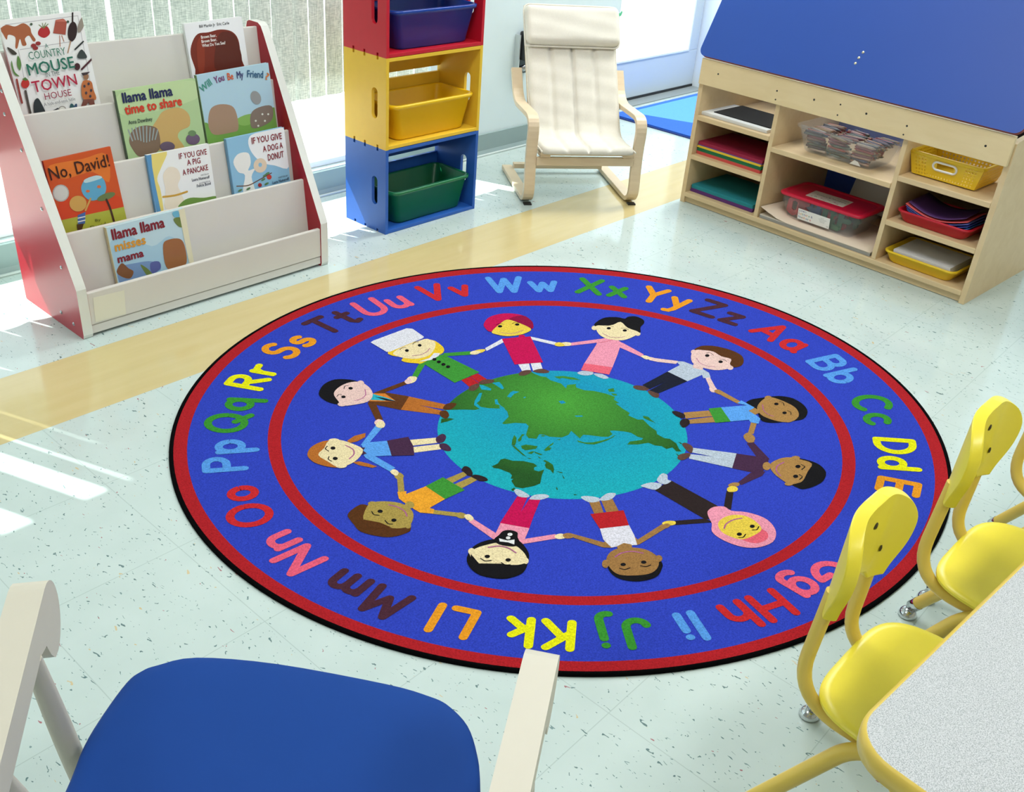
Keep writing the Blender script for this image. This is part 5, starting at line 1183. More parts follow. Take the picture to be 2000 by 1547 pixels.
# children
SK1 = (250, 212, 168); SK2 = (232, 192, 184); YL = (228, 196, 72); BR1 = (164, 124, 70); OL = (164, 142, 72); BR2 = (152, 112, 64)
BK_ = (16, 15, 18); MO = (170, 96, 140); GY = (178, 190, 204); WH = (216, 216, 228); PK = (248, 146, 168); CO_ = (232, 96, 116); MG = (190, 10, 78); GR = (58, 140, 50); LB = (88, 154, 242); OR = (248, 158, 42); PU = (66, 38, 66); SH = (92, 64, 54); NV = (22, 26, 44); DK = (40, 30, 30); BN = (84, 48, 18); OB = (176, 104, 40)
KID = [
 # chef
 (1, [('P', (176, 28, 36), [(2000, 800), (2065, 780), (2125, 825), (2060, 850)]), ('P', (176, 28, 36), [(2060, 775), (2115, 758), (2180, 800), (2135, 828)]),
  ('S', SH, [(2055, 870), (2060, 845), (2115, 825), (2124, 845), (2090, 875)]), ('S', SH, [(2120, 820), (2155, 800), (2220, 800), (2215, 820), (2145, 830)]),
  ('P', GR, [(1880, 622), (2066, 608), (2072, 632), (1895, 642)]), ('P', GR, [(1728, 675), (1765, 690), (1708, 785), (1672, 775)]),
  ('P', GR, [(1750, 665), (1880, 630), (2126, 750), (1959, 822), (1745, 690)]), ('S', SK1, [(1635, 800), (1660, 778), (1705, 785), (1690, 815), (1650, 826)]),
  ('S', (246, 192, 44), [(1510, 615), (1640, 560), (1790, 530), (1870, 570), (1888, 605), (1865, 630), (1820, 645), (1740, 690), (1700, 690), (1640, 685), (1600, 672), (1610, 650), (1545, 640)]),
  ('S', SK1, [(1545, 620), (1600, 585), (1750, 528), (1800, 535), (1828, 550), (1822, 595), (1780, 640), (1700, 660), (1620, 655), (1560, 638)]),
  ('P', WH, [(1720, 678), (1790, 655), (1820, 622), (1860, 622), (1850, 642), (1800, 668), (1740, 678)]),
  ('P', WH, [(1393, 550), (1410, 538), (1635, 455), (1675, 458), (1752, 512), (1745, 522), (1525, 612), (1500, 614)]),
  ('E', BK_, (1637, 605, 13, 9)), ('E', BK_, (1723, 570, 13, 9)), ('L', BK_, [(1588, 600), (1605, 588), (1628, 584)], 5), ('L', BK_, [(1675, 562), (1692, 550), (1716, 547)], 5), ('L', MO, [(1672, 640), (1725, 635), (1770, 614), (1792, 590)], 5)]
  + [('E', BK_, (x, y, 14, 9)) for x, y in ((1822, 665), (1852, 682), (1883, 699), (1914, 715))]),
 # turban
 (2, [('P', WH, [(663, 697), (735, 690), (747, 736), (690, 744)]), ('P', WH, [(746, 690), (812, 684), (827, 729), (763, 740)]),
  ('S', SH, [(665, 768), (685, 742), (742, 735), (748, 752), (705, 772)]), ('S', SH, [(762, 740), (822, 726), (872, 744), (850, 756), (790, 753)]),
  ('P', WH, [(553, 525), (440, 588), (450, 607), (570, 545)]), ('P', WH, [(745, 510), (752, 530), (907, 567), (920, 549)]),
  ('P', MG, [(552, 525), (665, 514), (668, 496), (705, 500), (708, 512), (745, 509), (830, 684), (638, 698)]),
  ('S', YL, [(365, 608), (400, 597), (442, 597), (425, 615), (385, 623)]), ('S', SK1, [(338, 618), (365, 606), (410, 612), (385, 630), (345, 630)]), ('S', YL, [(910, 556), (945, 549), (978, 570), (945, 577), (912, 571)]),
  ('S', MG, [(430, 427), (460, 385), (520, 362), (600, 354), (690, 367), (745, 398), (764, 430), (750, 460), (640, 440), (488, 478), (445, 458)]),
  ('S', (140, 8, 60), [(600, 392), (690, 368), (745, 398), (764, 430), (750, 460), (680, 425)]),
  ('S', YL, [(484, 478), (540, 425), (590, 397), (670, 420), (748, 458), (725, 482), (670, 500), (590, 508), (515, 496)]),
  ('E', BK_, (540, 442, 15, 8)), ('E', BK_, (655, 430, 15, 8)), ('L', BK_, [(515, 432), (538, 424), (565, 428)], 5), ('L', BK_, [(622, 424), (645, 416), (672, 420)], 5), ('L', MO, [(548, 484), (600, 491), (650, 485), (697, 468)], 5)]),
 # pink dress
 (2, [('S', GY, [(1060, 756), (1095, 740), (1165, 748), (1160, 765), (1110, 771)]), ('S', GY, [(1172, 758), (1230, 763), (1272, 786), (1240, 794), (1190, 776)]),
  ('P', PK, [(1215, 525), (1008, 553), (1016, 571), (1200, 550)]), ('P', PK, [(1335, 545), (1368, 553), (1508, 630), (1492, 647), (1345, 582)]),
  ('S', SK1, [(945, 556), (980, 547), (1018, 553), (1012, 571), (965, 572)]), ('S', SK1, [(1488, 642), (1520, 637), (1560, 655), (1525, 664)]),
  ('P', CO_, [(1108, 688), (1297, 716), (1275, 766), (1085, 735)]), ('P', PK, [(1195, 530), (1250, 520), (1330, 533), (1358, 550), (1332, 630), (1297, 718), (1108, 690), (1190, 562)]),
  ('E', SK1, (1175, 452, 19, 15)), ('E', SK1, (1468, 492, 18, 14)),
  ('S', BK_, [(1178, 440), (1195, 408), (1250, 382), (1330, 380), (1380, 390), (1400, 378), (1450, 374), (1502, 395), (1510, 420), (1485, 448), (1482, 485), (1400, 470), (1290, 460)]),
  ('S', SK1, [(1185, 440), (1240, 437), (1300, 432), (1352, 412), (1400, 452), (1475, 482), (1440, 510), (1385, 532), (1330, 536), (1260, 525), (1205, 494)]),
  ('E', BK_, (1272, 455, 14, 8)), ('E', BK_, (1380, 470, 14, 8)), ('L', BK_, [(1252, 440), (1278, 437), (1303, 447)], 5), ('L', BK_, [(1355, 456), (1385, 456), (1405, 466)], 5), ('L', MO, [(1230, 489), (1275, 512), (1330, 519), (1380, 512)], 5), ('L', CO_, [(1200, 552), (1250, 545), (1300, 530)], 3)]),
 # curly boy
 (2, [('S', SH, [(1435, 846), (1470, 838), (1545, 853), (1525, 873), (1460, 866)]), ('S', SH, [(1535, 880), (1560, 870), (1610, 894), (1602, 922), (1565, 912)]),
  ('P', NV, [(1668, 745), (1802, 810), (1605, 893), (1545, 872), (1655, 815), (1548, 864), (1498, 836)]),
  ('P', SK2, [(1555, 652), (1585, 655), (1738, 674), (1726, 694), (1600, 680), (1545, 668)]), ('S', SK2, [(1520, 655), (1555, 648), (1590, 660), (1570, 672)])]),
 (3, [('P', SK2, [(265, 678), (300, 683), (337, 750), (300, 757)]), ('S', SK2, [(293, 752), (335, 748), (346, 776), (310, 780)]),
  ('P', GY, [(68, 572), (120, 574), (185, 598), (245, 622), (292, 650), (303, 682), (253, 686), (245, 664), (147, 707), (14, 642), (95, 598)]),
  ('P', SK2, [(190, 585), (255, 610), (248, 632), (182, 616)]),
  ('S', BN, [(195, 502), (225, 475), (265, 467), (330, 470), (400, 485), (460, 505), (512, 535), (526, 570), (510, 602), (460, 614), (400, 600), (300, 560)]),
  ('E', SK2, (188, 510, 18, 15)), ('E', SK2, (435, 617, 21, 14)),
  ('S', SK2, [(175, 522), (205, 497), (250, 498), (320, 508), (375, 540), (440, 558), (432, 590), (445, 612), (400, 628), (330, 632), (250, 616), (190, 590), (172, 560)]),
  ('E', BK_, (280, 535, 15, 9)), ('E', BK_, (370, 577, 15, 9)), ('L', BK_, [(275, 518), (300, 517), (323, 533)], 5), ('L', BK_, [(365, 560), (390, 562), (413, 575)], 5), ('L', MO, [(207, 553), (235, 588), (285, 607), (332, 611)], 5)]),
 # curly-haired girl
 (3, [('P', BR1, [(385, 777), (508, 845), (492, 862), (373, 800)]), ('P', BR1, [(575, 983), (614, 990), (592, 1062), (553, 1060)]),
  ('S', BR1, [(328, 768), (360, 764), (392, 785), (372, 798), (335, 784)]), ('S', BR1, [(523, 1076), (555, 1053), (592, 1073), (602, 1100), (572, 1120), (545, 1112)]),
  ('P', BR1, [(120, 918), (290, 904), (322, 942), (135, 959)]), ('P', BR1, [(143, 968), (325, 945), (342, 983), (165, 994)]),
  ('S', DK, [(42, 913), (75, 909), (128, 932), (122, 958), (70, 942)]), ('S', DK, [(94, 992), (110, 965), (150, 963), (162, 992), (122, 1021)]),
  ('S', BK_, [(540, 860), (570, 833), (640, 820), (720, 810), (780, 808), (860, 824), (930, 868), (956, 915), (930, 960), (860, 975), (720, 988), (650, 975), (630, 945), (600, 890)]),
  ('P', LB, [(372, 884), (548, 870), (482, 856), (510, 837), (598, 885), (562, 910), (602, 932), (638, 960), (625, 995), (573, 985), (560, 968), (435, 979)]),
  ('P', GR, [(289, 892), (372, 884), (438, 979), (335, 988)]), ('P', BR1, [(558, 907), (600, 888), (645, 915), (602, 934)]),
  ('S', BR1, [(615, 885), (650, 836), (700, 816), (760, 830), (840, 865), (885, 900), (895, 945), (850, 980), (780, 982), (700, 962), (640, 932)]), ('E', BR1, (690, 820, 24, 14)), ('E', BR1, (825, 970, 28, 16)),
  ('E', BK_, (745, 862, 15, 9)), ('E', BK_, (800, 922, 15, 9)), ('L', BK_, [(765, 846), (790, 853), (797, 872)], 5), ('L', BK_, [(820, 907), (842, 918), (843, 935)], 5), ('L', MO, [(652, 868), (660, 905), (690, 933), (727, 946)], 7)]),
 # purple shirt
 (6, [('P', PU, [(868, 20), (912, 12), (1020, 125), (990, 145), (935, 112)]), ('P', PU, [(895, 213), (992, 205), (970, 235), (832, 296), (810, 279)]),
  ('P', PU, [(800, 88), (940, 108), (1010, 115), (1012, 140), (978, 205), (950, 222), (770, 184)]),
  ('S', BR1, [(746, 297), (775, 280), (817, 281), (817, 300), (770, 310)]), ('S', BR1, [(862, 0), (890, -6), (922, 10), (882, 17)]),
  ('P', GY, [(508, 50), (802, 88), (773, 184), (490, 122), (495, 92), (655, 110), (510, 82)]),
  ('S', SH, [(444, 27), (470, 19), (514, 45), (506, 86), (470, 62)]), ('S', SH, [(414, 122), (430, 95), (490, 85), (497, 106), (450, 132)]),
  ('S', BK_, [(1200, 122), (1280, 135), (1350, 165), (1390, 215), (1370, 270), (1310, 305), (1240, 323), (1200, 312), (1158, 285), (1200, 250), (1230, 180)]),
  ('E', BR1, (1000, 172, 27, 27)), ('S', BR1, [(1020, 162), (1080, 125), (1150, 114), (1220, 128), (1297, 156), (1268, 210), (1240, 265), (1205, 284), (1150, 290), (1090, 255), (1040, 212)]), ('E', BR1, (1190, 118, 29, 13)), ('E', BR1, (1145, 289, 28, 12)),
  ('E', BK_, (1205, 175, 17, 11)), ('E', BK_, (1190, 240, 17, 11)), ('L', BK_, [(1226, 162), (1249, 177), (1230, 196)], 6), ('L', BK_, [(1213, 228), (1233, 243), (1216, 261)], 6), ('L', MO, [(1112, 148), (1070, 172), (1064, 205), (1090, 235)], 8)]),
 # pink head scarf
 (6, [('P', DK, [(736, 333), (782, 344), (766, 458), (718, 442)]), ('P', DK, [(394, 530), (600, 515), (645, 540), (396, 558)]), ('P', DK, [(370, 264), (692, 440), (620, 470), (632, 522), (585, 514), (263, 327)]),
  ('S', YL, [(740, 317), (775, 301), (810, 315), (800, 337), (750, 340)]), ('S', YL, [(312, 547), (345, 531), (398, 534), (396, 556), (340, 562)]),
  ('S', GY, [(174, 299), (240, 279), (312, 291), (270, 327), (200, 312)]), ('S', GY, [(278, 266), (310, 221), (347, 230), (350, 260), (374, 270), (330, 292)]),
  ('S', PK, [(612, 470), (650, 441), (720, 437), (768, 465), (870, 475), (980, 510), (1040, 560), (1062, 615), (1040, 670), (960, 703), (870, 707), (780, 686), (690, 645), (640, 600), (640, 550), (620, 510)]),
  ('S', CO_, [(940, 580), (1000, 605), (1007, 645), (960, 674), (900, 676), (830, 648), (880, 610)]),
  ('S', YL, [(680, 550), (710, 515), (770, 494), (850, 497), (920, 530), (967, 585), (920, 625), (840, 654), (760, 635), (700, 600)]),
  ('E', BK_, (905, 568, 17, 11)), ('E', BK_, (820, 620, 17, 11)), ('L', BK_, [(905, 592), (935, 590), (948, 570)], 6), ('L', BK_, [(815, 642), (845, 640), (861, 620)], 6), ('L', MO, [(720, 582), (735, 552), (780, 526), (837, 515)], 8)]),
 # white tank top
 (5, [('P', BR2, [(1113, 410), (1180, 401), (1207, 476), (1145, 483)]), ('P', BR2, [(1190, 395), (1266, 387), (1307, 466), (1225, 476)]),
  ('S', GY, [(1057, 376), (1100, 367), (1175, 380), (1177, 402), (1112, 409)]), ('S', GY, [(1183, 386), (1230, 351), (1282, 349), (1283, 366), (1250, 392), (1195, 399)]),
  ('P', BR2, [(1003, 616), (1010, 642), (1205, 706), (1270, 708), (1235, 660), (1205, 672)]), ('P', BR2, [(1405, 628), (1430, 655), (1590, 553), (1628, 572), (1440, 687), (1418, 690)]),
  ('P', (214, 212, 224), [(1182, 581), (1373, 558), (1408, 625), (1428, 690), (1390, 692), (1300, 700), (1258, 706), (1205, 655)]), ('P', (176, 28, 36), [(1119, 487), (1338, 462), (1373, 561), (1182, 583)]),
  ('S', BR2, [(938, 622), (975, 611), (1012, 622), (1002, 643), (955, 646)]), ('S', BR2, [(1585, 567), (1620, 549), (1645, 560), (1622, 580)]),
  ('S', BK_, [(1230, 800), (1300, 740), (1420, 720), (1540, 750), (1592, 810), (1588, 850), (1560, 895), (1490, 922), (1400, 929), (1310, 911), (1252, 870)]),
  ('E', BR2, (1219, 815, 23, 27)), ('E', BR2, (1568, 780, 25, 22)), ('P', BR2, [(1295, 700), (1340, 678), (1390, 688), (1398, 722), (1300, 726)]),
  ('S', BR2, [(1225, 785), (1255, 735), (1320, 710), (1400, 708), (1480, 720), (1545, 755), (1570, 800), (1555, 850), (1500, 882), (1400, 892), (1310, 886), (1255, 850)]),
  ('E', BK_, (1335, 820, 18, 11)), ('E', BK_, (1470, 805, 18, 11)), ('L', BK_, [(1312, 845), (1345, 853), (1380, 842)], 6), ('L', BK_, [(1450, 829), (1485, 834), (1516, 823)], 6), ('L', MO, [(1283, 770), (1320, 747), (1390, 734), (1466, 746)], 8)]),
 # hair bow
 (5, [('P', MG, [(640, 369), (706, 377), (664, 472), (720, 385), (792, 391), (747, 500), (718, 582), (524, 548)]),
  ('S', GY, [(618, 331), (650, 324), (716, 360), (710, 376), (650, 371)]), ('S', GY, [(720, 386), (750, 361), (820, 356), (850, 372), (800, 391), (745, 391)]),
  ('P', PK, [(318, 535), (350, 518), (500, 612), (510, 650), (480, 650)]), ('P', PK, [(655, 655), (890, 618), (902, 646), (660, 686)]), ('P', PK, [(530, 546), (720, 580), (690, 650), (665, 690), (480, 660), (498, 612)]),
  ('S', SK1, [(292, 497), (325, 488), (354, 515), (336, 532), (305, 521)]), ('S', SK1, [(888, 626), (930, 615), (968, 635), (930, 651), (893, 646)]),
  ('S', BK_, [(308, 775), (350, 702), (430, 662), (520, 650), (600, 655), (660, 668), (714, 740), (712, 800), (680, 870), (600, 905), (520, 912), (400, 890), (330, 840)]),
  ('E', SK1, (340, 732, 23, 21)), ('E', SK1, (695, 795, 20, 21)), ('S', SK1, [(325, 748), (370, 712), (440, 690), (520, 675), (620, 690), (690, 750), (700, 800), (640, 822), (520, 816), (385, 812)]),
  ('P', BK_, [(335, 750), (388, 812), (540, 814), (575, 832), (650, 822), (694, 812), (680, 870), (600, 905), (500, 911), (400, 890), (330, 838)]),
  ('S', BK_, [(488, 655), (520, 625), (545, 600), (590, 593), (640, 608), (642, 640), (658, 682), (612, 702), (520, 688)]), ('P', (236, 236, 240), [(520, 648), (575, 662), (622, 655), (620, 688), (578, 674), (524, 668)]), ('E', (236, 236, 240), (592, 622, 17, 10)), ('E', (236, 236, 240), (580, 645, 15, 10)),
  ('E', BK_, (443, 767, 18, 11)), ('E', BK_, (580, 790, 18, 11)), ('L', BK_, [(398, 780), (430, 797), (468, 793)], 6), ('L', BK_, [(535, 808), (560, 822), (592, 822)], 6), ('L', MO, [(450, 708), (520, 699), (580, 712), (631, 743)], 8)]),
 # orange shirt
 (5, [('P', OL, [(172, 255), (285, 208), (312, 230), (205, 287)]), ('P', OL, [(223, 292), (340, 240), (378, 262), (270, 320)]), ('S', DK, [(273, 196), (295, 171), (330, 184), (348, 225), (320, 236), (290, 211)]), ('S', DK, [(333, 237), (370, 227), (430, 244), (446, 266), (400, 271), (370, 259)])]),
 (4, [('P', OL, [(1536, 358), (1577, 350), (1587, 452), (1544, 455)]), ('P', OL, [(1778, 573), (1960, 594), (1945, 620), (1776, 600)]),
  ('S', OL, [(1518, 346), (1550, 321), (1582, 345), (1566, 366), (1538, 367)]), ('S', OL, [(1930, 605), (1965, 590), (2010, 612), (1980, 632), (1945, 625)]),
  ('P', OR, [(1598, 467), (1732, 414), (1862, 500), (1755, 561), (1787, 570), (1780, 600), (1690, 592), (1648, 568), (1625, 545), (1580, 522), (1548, 497), (1538, 453), (1600, 448)]), ('P', GR, [(1728, 414), (1845, 354), (1993, 440), (1860, 502)]),
  ('S', BN, [(1203, 612), (1225, 578), (1290, 538), (1345, 545), (1400, 560), (1600, 640), (1630, 700), (1600, 730), (1500, 757), (1400, 750), (1290, 720), (1245, 672), (1220, 642)]),
  ('E', OL, (1370, 532, 30, 15)), ('E', OL, (1610, 680, 22, 20)), ('E', OL, (1620, 542, 32, 24)), ('S', OL, [(1330, 560), (1370, 526), (1450, 517), (1560, 530), (1630, 572), (1647, 620), (1622, 680), (1560, 699), (1480, 694), (1400, 665), (1310, 642)]),
  ('P', BN, [(1312, 640), (1420, 660), (1500, 694), (1400, 700), (1320, 680)]),
  ('E', BK_, (1422, 585, 18, 11)), ('E', BK_, (1515, 645, 18, 11)), ('L', BK_, [(1366, 587), (1380, 607), (1416, 613)], 6), ('L', BK_, [(1455, 646), (1475, 668), (1505, 672)], 6), ('L', MO, [(1480, 542), (1540, 557), (1586, 585), (1603, 618)], 8)]),
 # braids
 (4, [('P', SK1, [(1616, 102), (1800, 87), (1807, 122), (1640, 141)]), ('P', SK1, [(1643, 150), (1820, 130), (1832, 165), (1653, 188)]), ('S', PU, [(1798, 90), (1840, 61), (1867, 80), (1850, 116), (1808, 121)]), ('S', PU, [(1823, 130), (1870, 129), (1902, 165), (1880, 179), (1830, 161)]),
  ('P', OB, [(1200, 108), (1250, 75), (1325, 56), (1322, 82), (1270, 112), (1215, 124)]), ('P', OB, [(1235, 253), (1280, 247), (1340, 261), (1402, 282), (1370, 291), (1280, 273)]),
  ('P', LB, [(1392, 5), (1447, 10), (1342, 130), (1288, 142)]), ('P', LB, [(1310, 205), (1385, 211), (1524, 290), (1490, 317), (1325, 225)]), ('P', LB, [(1300, 140), (1340, 120), (1470, 109), (1502, 208), (1385, 213), (1318, 216)]),
  ('P', PU, [(1468, 108), (1612, 82), (1646, 145), (1652, 206), (1500, 211)]), ('P', PU, [(1280, 152), (1322, 156), (1308, 175), (1334, 197), (1298, 202)]),
  ('S', SK1, [(1490, 320), (1515, 301), (1547, 320), (1530, 347)]), ('S', SK1, [(1393, 0), (1420, -25), (1455, -8), (1446, 20), (1405, 20)]),
  ('S', OB, [(933, 195), (955, 155), (1015, 120), (1080, 107), (1160, 120), (1200, 200), (1180, 270), (1140, 290), (1060, 282), (980, 256), (940, 222)]),
  ('E', SK1, (1112, 108, 37, 14)), ('E', SK1, (1160, 279, 38, 15)), ('S', SK1, [(1075, 112), (1150, 105), (1230, 128), (1307, 170), (1270, 235), (1200, 276), (1130, 284), (1070, 250), (1005, 206), (1045, 160)]),
  ('E', BK_, (1105, 160, 17, 11)), ('E', BK_, (1120, 230, 17, 11)), ('L', BK_, [(1066, 147), (1054, 165), (1076, 181)], 6), ('L', BK_, [(1079, 217), (1073, 235), (1096, 249)], 6), ('L', MO, [(1190, 142), (1238, 168), (1245, 202), (1215, 232)], 8)]),
 # brown suit
 (1, [('P', OB, [(1648, 912), (1902, 967), (1890, 1000), (1722, 972), (1872, 1008), (1862, 1036), (1593, 1002)]), ('S', BN, [(1880, 997), (1900, 965), (1940, 956), (1972, 965), (1930, 1001)]), ('S', BN, [(1858, 1018), (1900, 1007), (1922, 1040), (1900, 1063), (1865, 1046)]),
  ('P', (92, 52, 22), [(1418, 887), (1618, 811), (1637, 831), (1490, 885), (1652, 912), (1595, 1004), (1432, 970), (1477, 1070), (1430, 1077), (1373, 960), (1385, 940), (1410, 900)]),
  ('P', (208, 122, 44), [(1405, 893), (1490, 893), (1562, 944), (1470, 947), (1383, 945)]), ('P', (36, 168, 188), [(1408, 896), (1500, 922), (1560, 944), (1385, 936)]), ('P', NV, [(1418, 914), (1480, 924), (1562, 945), (1500, 943)]),
  ('S', SK2, [(1620, 812), (1650, 790), (1670, 800), (1665, 822), (1640, 830)]), ('S', SK2, [(1418, 1086), (1445, 1067), (1480, 1080), (1480, 1100), (1430, 1105)]), ('S', SK1, [(1428, 1105), (1460, 1092), (1488, 1108), (1465, 1127), (1435, 1120)]),
  ('S', BK_, [(1043, 895), (1070, 840), (1130, 805), (1200, 797), (1280, 805), (1310, 824), (1260, 880), (1200, 940), (1190, 967), (1120, 956), (1070, 930)]),
  ('E', SK2, (1325, 825, 24, 18)), ('E', SK2, (1200, 967, 30, 14)), ('S', SK2, [(1145, 892), (1190, 845), (1260, 818), (1330, 820), (1390, 860), (1407, 910), (1372, 950), (1290, 969), (1210, 976), (1170, 940)]),
  ('E', BK_, (1258, 860, 15, 9)), ('E', BK_, (1210, 918, 15, 9)), ('L', BK_, [(1213, 863), (1220, 846), (1242, 842)], 5), ('L', BK_, [(1165, 916), (1180, 901), (1199, 906)], 5), ('L', MO, [(1285, 944), (1330, 931), (1358, 905), (1355, 868)], 6)]),
]
lay = 4
for ki, (k, items) in enumerate(KID):
    for i, it in enumerate(items):
        m = rug_mat('%d_%d_%d' % it[1], it[1]); lz = 4+i*0.5+(ki % 3)*0.17
        if it[0] == 'P': shape(k, it[2], m, lz)
        elif it[0] == 'S': shape(k, it[2], m, lz, True)
        elif it[0] == 'E':
            cx, cy, rx, ry = it[2]; shape(k, [(cx+rx*math.cos(2*PI*j/18), cy+ry*math.sin(2*PI*j/18)) for j in range(18)], m, lz)
        else:
            w = it[3]*ZK[k][2]/900*1.25
            L = smooth_open([fl2(k, p) for p in it[2]])
            for j, (_, qs) in enumerate(stroke2d(L, w)):
                for q in qs: pile.flat(W(q, lz+0.1*j), m)
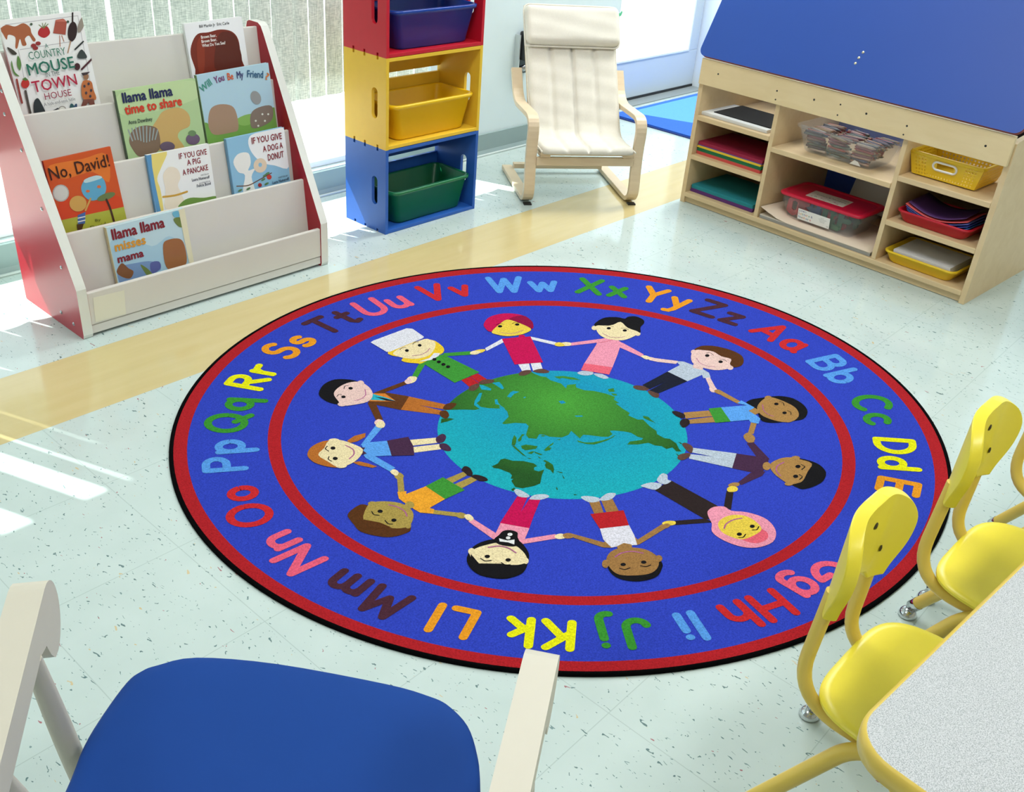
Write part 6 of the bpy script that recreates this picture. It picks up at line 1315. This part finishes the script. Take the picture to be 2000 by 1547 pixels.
# letters: strokes in units of the capital height, baseline 0
def arc(cx, cy, rx, ry, a0, a1, n=14): return [(cx+rx*math.cos(math.radians(a0+(a1-a0)*i/n)), cy+ry*math.sin(math.radians(a0+(a1-a0)*i/n))) for i in range(n+1)]
XH = 0.62
bowl = lambda cx: arc(cx, XH/2, 0.26, XH/2, 0, 360, 20)
G_ = {
 'A': (.78, [[(0, 0), (.42, 1), (.78, 0)], [(.13, .32), (.68, .32)]]), 'a': (.55, [bowl(.27), [(.53, XH), (.53, .1), (.6, 0)]]),
 'B': (.6, [[(0, 0), (0, 1), (.3, 1)]+arc(.3, .77, .24, .23, 90, -90)+[(.05, .54)], [(.3, .54)]+arc(.32, .27, .28, .27, 90, -90)+[(0, 0)]]), 'b': (.52, [[(0, 1), (0, 0)], bowl(.26)]),
 'C': (.7, [arc(.42, .5, .42, .5, 48, 312, 20)]), 'c': (.46, [arc(.28, XH/2, .28, XH/2, 48, 312, 16)]),
 'D': (.66, [[(0, 0), (0, 1), (.2, 1)]+arc(.2, .5, .46, .5, 90, -90, 16)+[(0, 0)]]), 'd': (.52, [bowl(.26), [(.52, 1), (.52, 0)]]),
 'E': (.58, [[(.58, 1), (0, 1), (0, 0), (.58, 0)], [(0, .52), (.5, .52)]]), 'e': (.52, [[(.02, XH*.5), (.52, XH*.52)]+arc(.27, XH/2, .26, XH/2, 5, 310, 20)]),
 'F': (.55, [[(.55, 1), (0, 1), (0, 0)], [(0, .52), (.48, .52)]]), 'f': (.4, [[(.42, .95), (.28, 1), (.16, .85), (.16, 0)], [(0, XH), (.36, XH)]]),
 'G': (.78, [arc(.42, .5, .42, .5, 48, 340, 22)+[(.84, .46), (.5, .46)]]), 'g': (.52, [bowl(.26), [(.52, XH), (.52, -.15)]+arc(.28, -.15, .24, .2, 0, -150, 10)]),
 'H': (.68, [[(0, 0), (0, 1)], [(.68, 0), (.68, 1)], [(0, .52), (.68, .52)]]), 'h': (.5, [[(0, 0), (0, 1)], [(0, .35)]+arc(.25, .37, .25, .25, 180, 0)+[(.5, 0)]]),
 'I': (.02, [[(0, 0), (0, 1)]]), 'i': (.02, [[(0, 0), (0, XH)], [(0, .88), (0.005, .88)]]),
 'J': (.5, [[(.5, 1), (.5, .25)]+arc(.25, .25, .25, .25, 0, -170)]), 'j': (.25, [[(.25, XH), (.25, -.12)]+arc(.05, -.12, .2, .2, 0, -110, 8), [(.25, .88), (.255, .88)]]),
 'K': (.62, [[(0, 0), (0, 1)], [(.56, 1), (.02, .42)], [(.2, .58), (.62, 0)]]), 'k': (.48, [[(0, 0), (0, 1)], [(.42, XH), (.02, .27)], [(.15, .37), (.48, 0)]]),
 'L': (.52, [[(0, 1), (0, 0), (.52, 0)]]), 'l': (.02, [[(0, 0), (0, 1)]]),
 'M': (.86, [[(0, 0), (.14, 1), (.43, .3), (.72, 1), (.86, 0)]]), 'm': (.78, [[(0, 0), (0, XH)], [(0, .4)]+arc(.2, .42, .19, .2, 170, 0)+[(.39, 0)], [(.39, .4)]+arc(.59, .42, .19, .2, 170, 0)+[(.78, 0)]]),
 'N': (.72, [[(0, 0), (0, 1), (.72, 0), (.72, 1)]]), 'n': (.48, [[(0, 0), (0, XH)], [(0, .38)]+arc(.24, .38, .24, .24, 180, 0)+[(.48, 0)]]),
 'O': (.86, [arc(.43, .5, .43, .5, 0, 360, 26)]), 'o': (.54, [bowl(.27)]),
 'P': (.56, [[(0, 0), (0, 1), (.28, 1)]+arc(.28, .73, .28, .27, 90, -90)+[(0, .46)]]), 'p': (.52, [[(0, XH), (0, -.35)], bowl(.26)]),
 'Q': (.88, [arc(.43, .5, .43, .5, 0, 360, 26), [(.52, .26), (.9, -.1)]]), 'q': (.52, [bowl(.26), [(.52, XH), (.52, -.35)]]),
 'R': (.6, [[(0, 0), (0, 1), (.28, 1)]+arc(.28, .75, .26, .25, 90, -90)+[(.04, .5)], [(.24, .5), (.6, 0)]]), 'r': (.34, [[(0, 0), (0, XH)], [(0, .36), (.12, .56), (.36, .58)]]),
 'S': (.58, [arc(.29, .75, .27, .25, 40, 240, 12)+arc(.29, .26, .3, .26, 70, -145, 14)]), 's': (.44, [arc(.22, .46, .19, .16, 40, 240, 10)+arc(.22, .16, .22, .16, 70, -145, 12)]),
 'T': (.66, [[(0, 1), (.66, 1)], [(.33, 1), (.33, 0)]]), 't': (.42, [[(.18, .9), (.18, .12), (.28, 0), (.42, .04)], [(0, XH), (.4, XH)]]),
 'U': (.68, [[(0, 1), (0, .34)]+arc(.34, .34, .34, .34, 180, 360)+[(.68, 1)]]), 'u': (.48, [[(0, XH), (0, .24)]+arc(.24, .24, .24, .24, 180, 360)+[(.48, XH)], [(.48, .2), (.5, 0)]]),
 'V': (.66, [[(0, 1), (.33, 0), (.66, 1)]]), 'v': (.48, [[(0, XH), (.24, 0), (.48, XH)]]),
 'W': (1.0, [[(0, 1), (.26, 0), (.5, .9), (.74, 0), (1.0, 1)]]), 'w': (.78, [[(0, XH), (.2, 0), (.39, .55), (.58, 0), (.78, XH)]]),
 'X': (.68, [[(0, 0), (.66, 1)], [(.02, 1), (.68, 0)]]), 'x': (.48, [[(0, 0), (.46, XH)], [(.02, XH), (.48, 0)]]),
 'Y': (.66, [[(0, 1), (.33, .5), (.66, 1)], [(.33, .5), (.33, 0)]]), 'y': (.5, [[(0, XH), (.26, .05)], [(.5, XH), (.2, -.18), (.08, -.34), (-.05, -.34)]]),
 'Z': (.68, [[(.02, 1), (.64, 1), (0, 0), (.7, 0)]]), 'z': (.5, [[(.02, XH), (.46, XH), (0, 0), (.5, 0)]])}
LR = (196, 38, 44); LBL = (84, 150, 226); LG = (54, 140, 46); LY = (244, 232, 16); LO = (246, 150, 34); LD = (72, 36, 50); LP = (238, 92, 120)
LET_ = [('A', LR, 3, (750, 420)), ('B', LBL, 3, (1110, 635)), ('C', LG, 3, (1370, 900)), ('D', LY, 3, (1530, 1195)), ('E', LO, None, 26.0), ('F', LD, None, 40.0), ('G', LP, 6, (1300, 880)), ('H', LR, 6, (920, 1095)), ('I', LBL, 6, (500, 1220)), ('J', LG, 5, (1350, 1255)), ('K', LY, 5, (790, 1270)), ('L', LO, 5, (210, 1195)), ('M', LD, 4, (1340, 1130)), ('N', LP, 4, (830, 850)), ('O', LR, 4, (530, 545)), ('P', LBL, 1, (430, 1310)), ('Q', LG, 1, (490, 1040)), ('R', LY, 1, (590, 775)), ('S', LO, 1, (855, 575)), ('T', LD, 1, (1140, 410)), ('U', LP, 1, (1480, 300)), ('V', LR, 2, (170, 205)), ('W', LBL, 2, (690, 160)), ('X', LG, 2, (1230, 185)), ('Y', LO, 2, (1660, 245)), ('Z', LD, 3, (365, 245))]
CAP = 0.093; BASE = 0.8185; SWD = 0.0205
for s, col, k, c in LET_:
    if k is None: ang = math.radians(c)
    else:
        q = p2d(zp(k, c)); ang = math.atan2(q[1], q[0])
    w1, S1 = G_[s]; w2, S2 = G_[s.lower()]
    gap = 0.34; tot = w1+gap+w2
    m = rug_mat('%d_%d_%d' % col, col); o_ = (math.cos(ang), math.sin(ang)); t_ = (-math.sin(ang), math.cos(ang))
    for strokes, off, li in ((S1, -tot/2, 5.0), (S2, -tot/2+w1+gap, 5.5)):
        for st in strokes:
            pts = [((x+off)*CAP, y*CAP) for x, y in st]
            for _, qs in stroke2d(pts, SWD):
                li += 0.12
                for poly in qs:
                    pile.flat(W([d2w(BASE*o_[0]+x*t_[0]+y*o_[0], BASE*o_[1]+x*t_[1]+y*o_[1]) for x, y in poly], li), m)
pile.obj('pile', None, rg, fix=False)
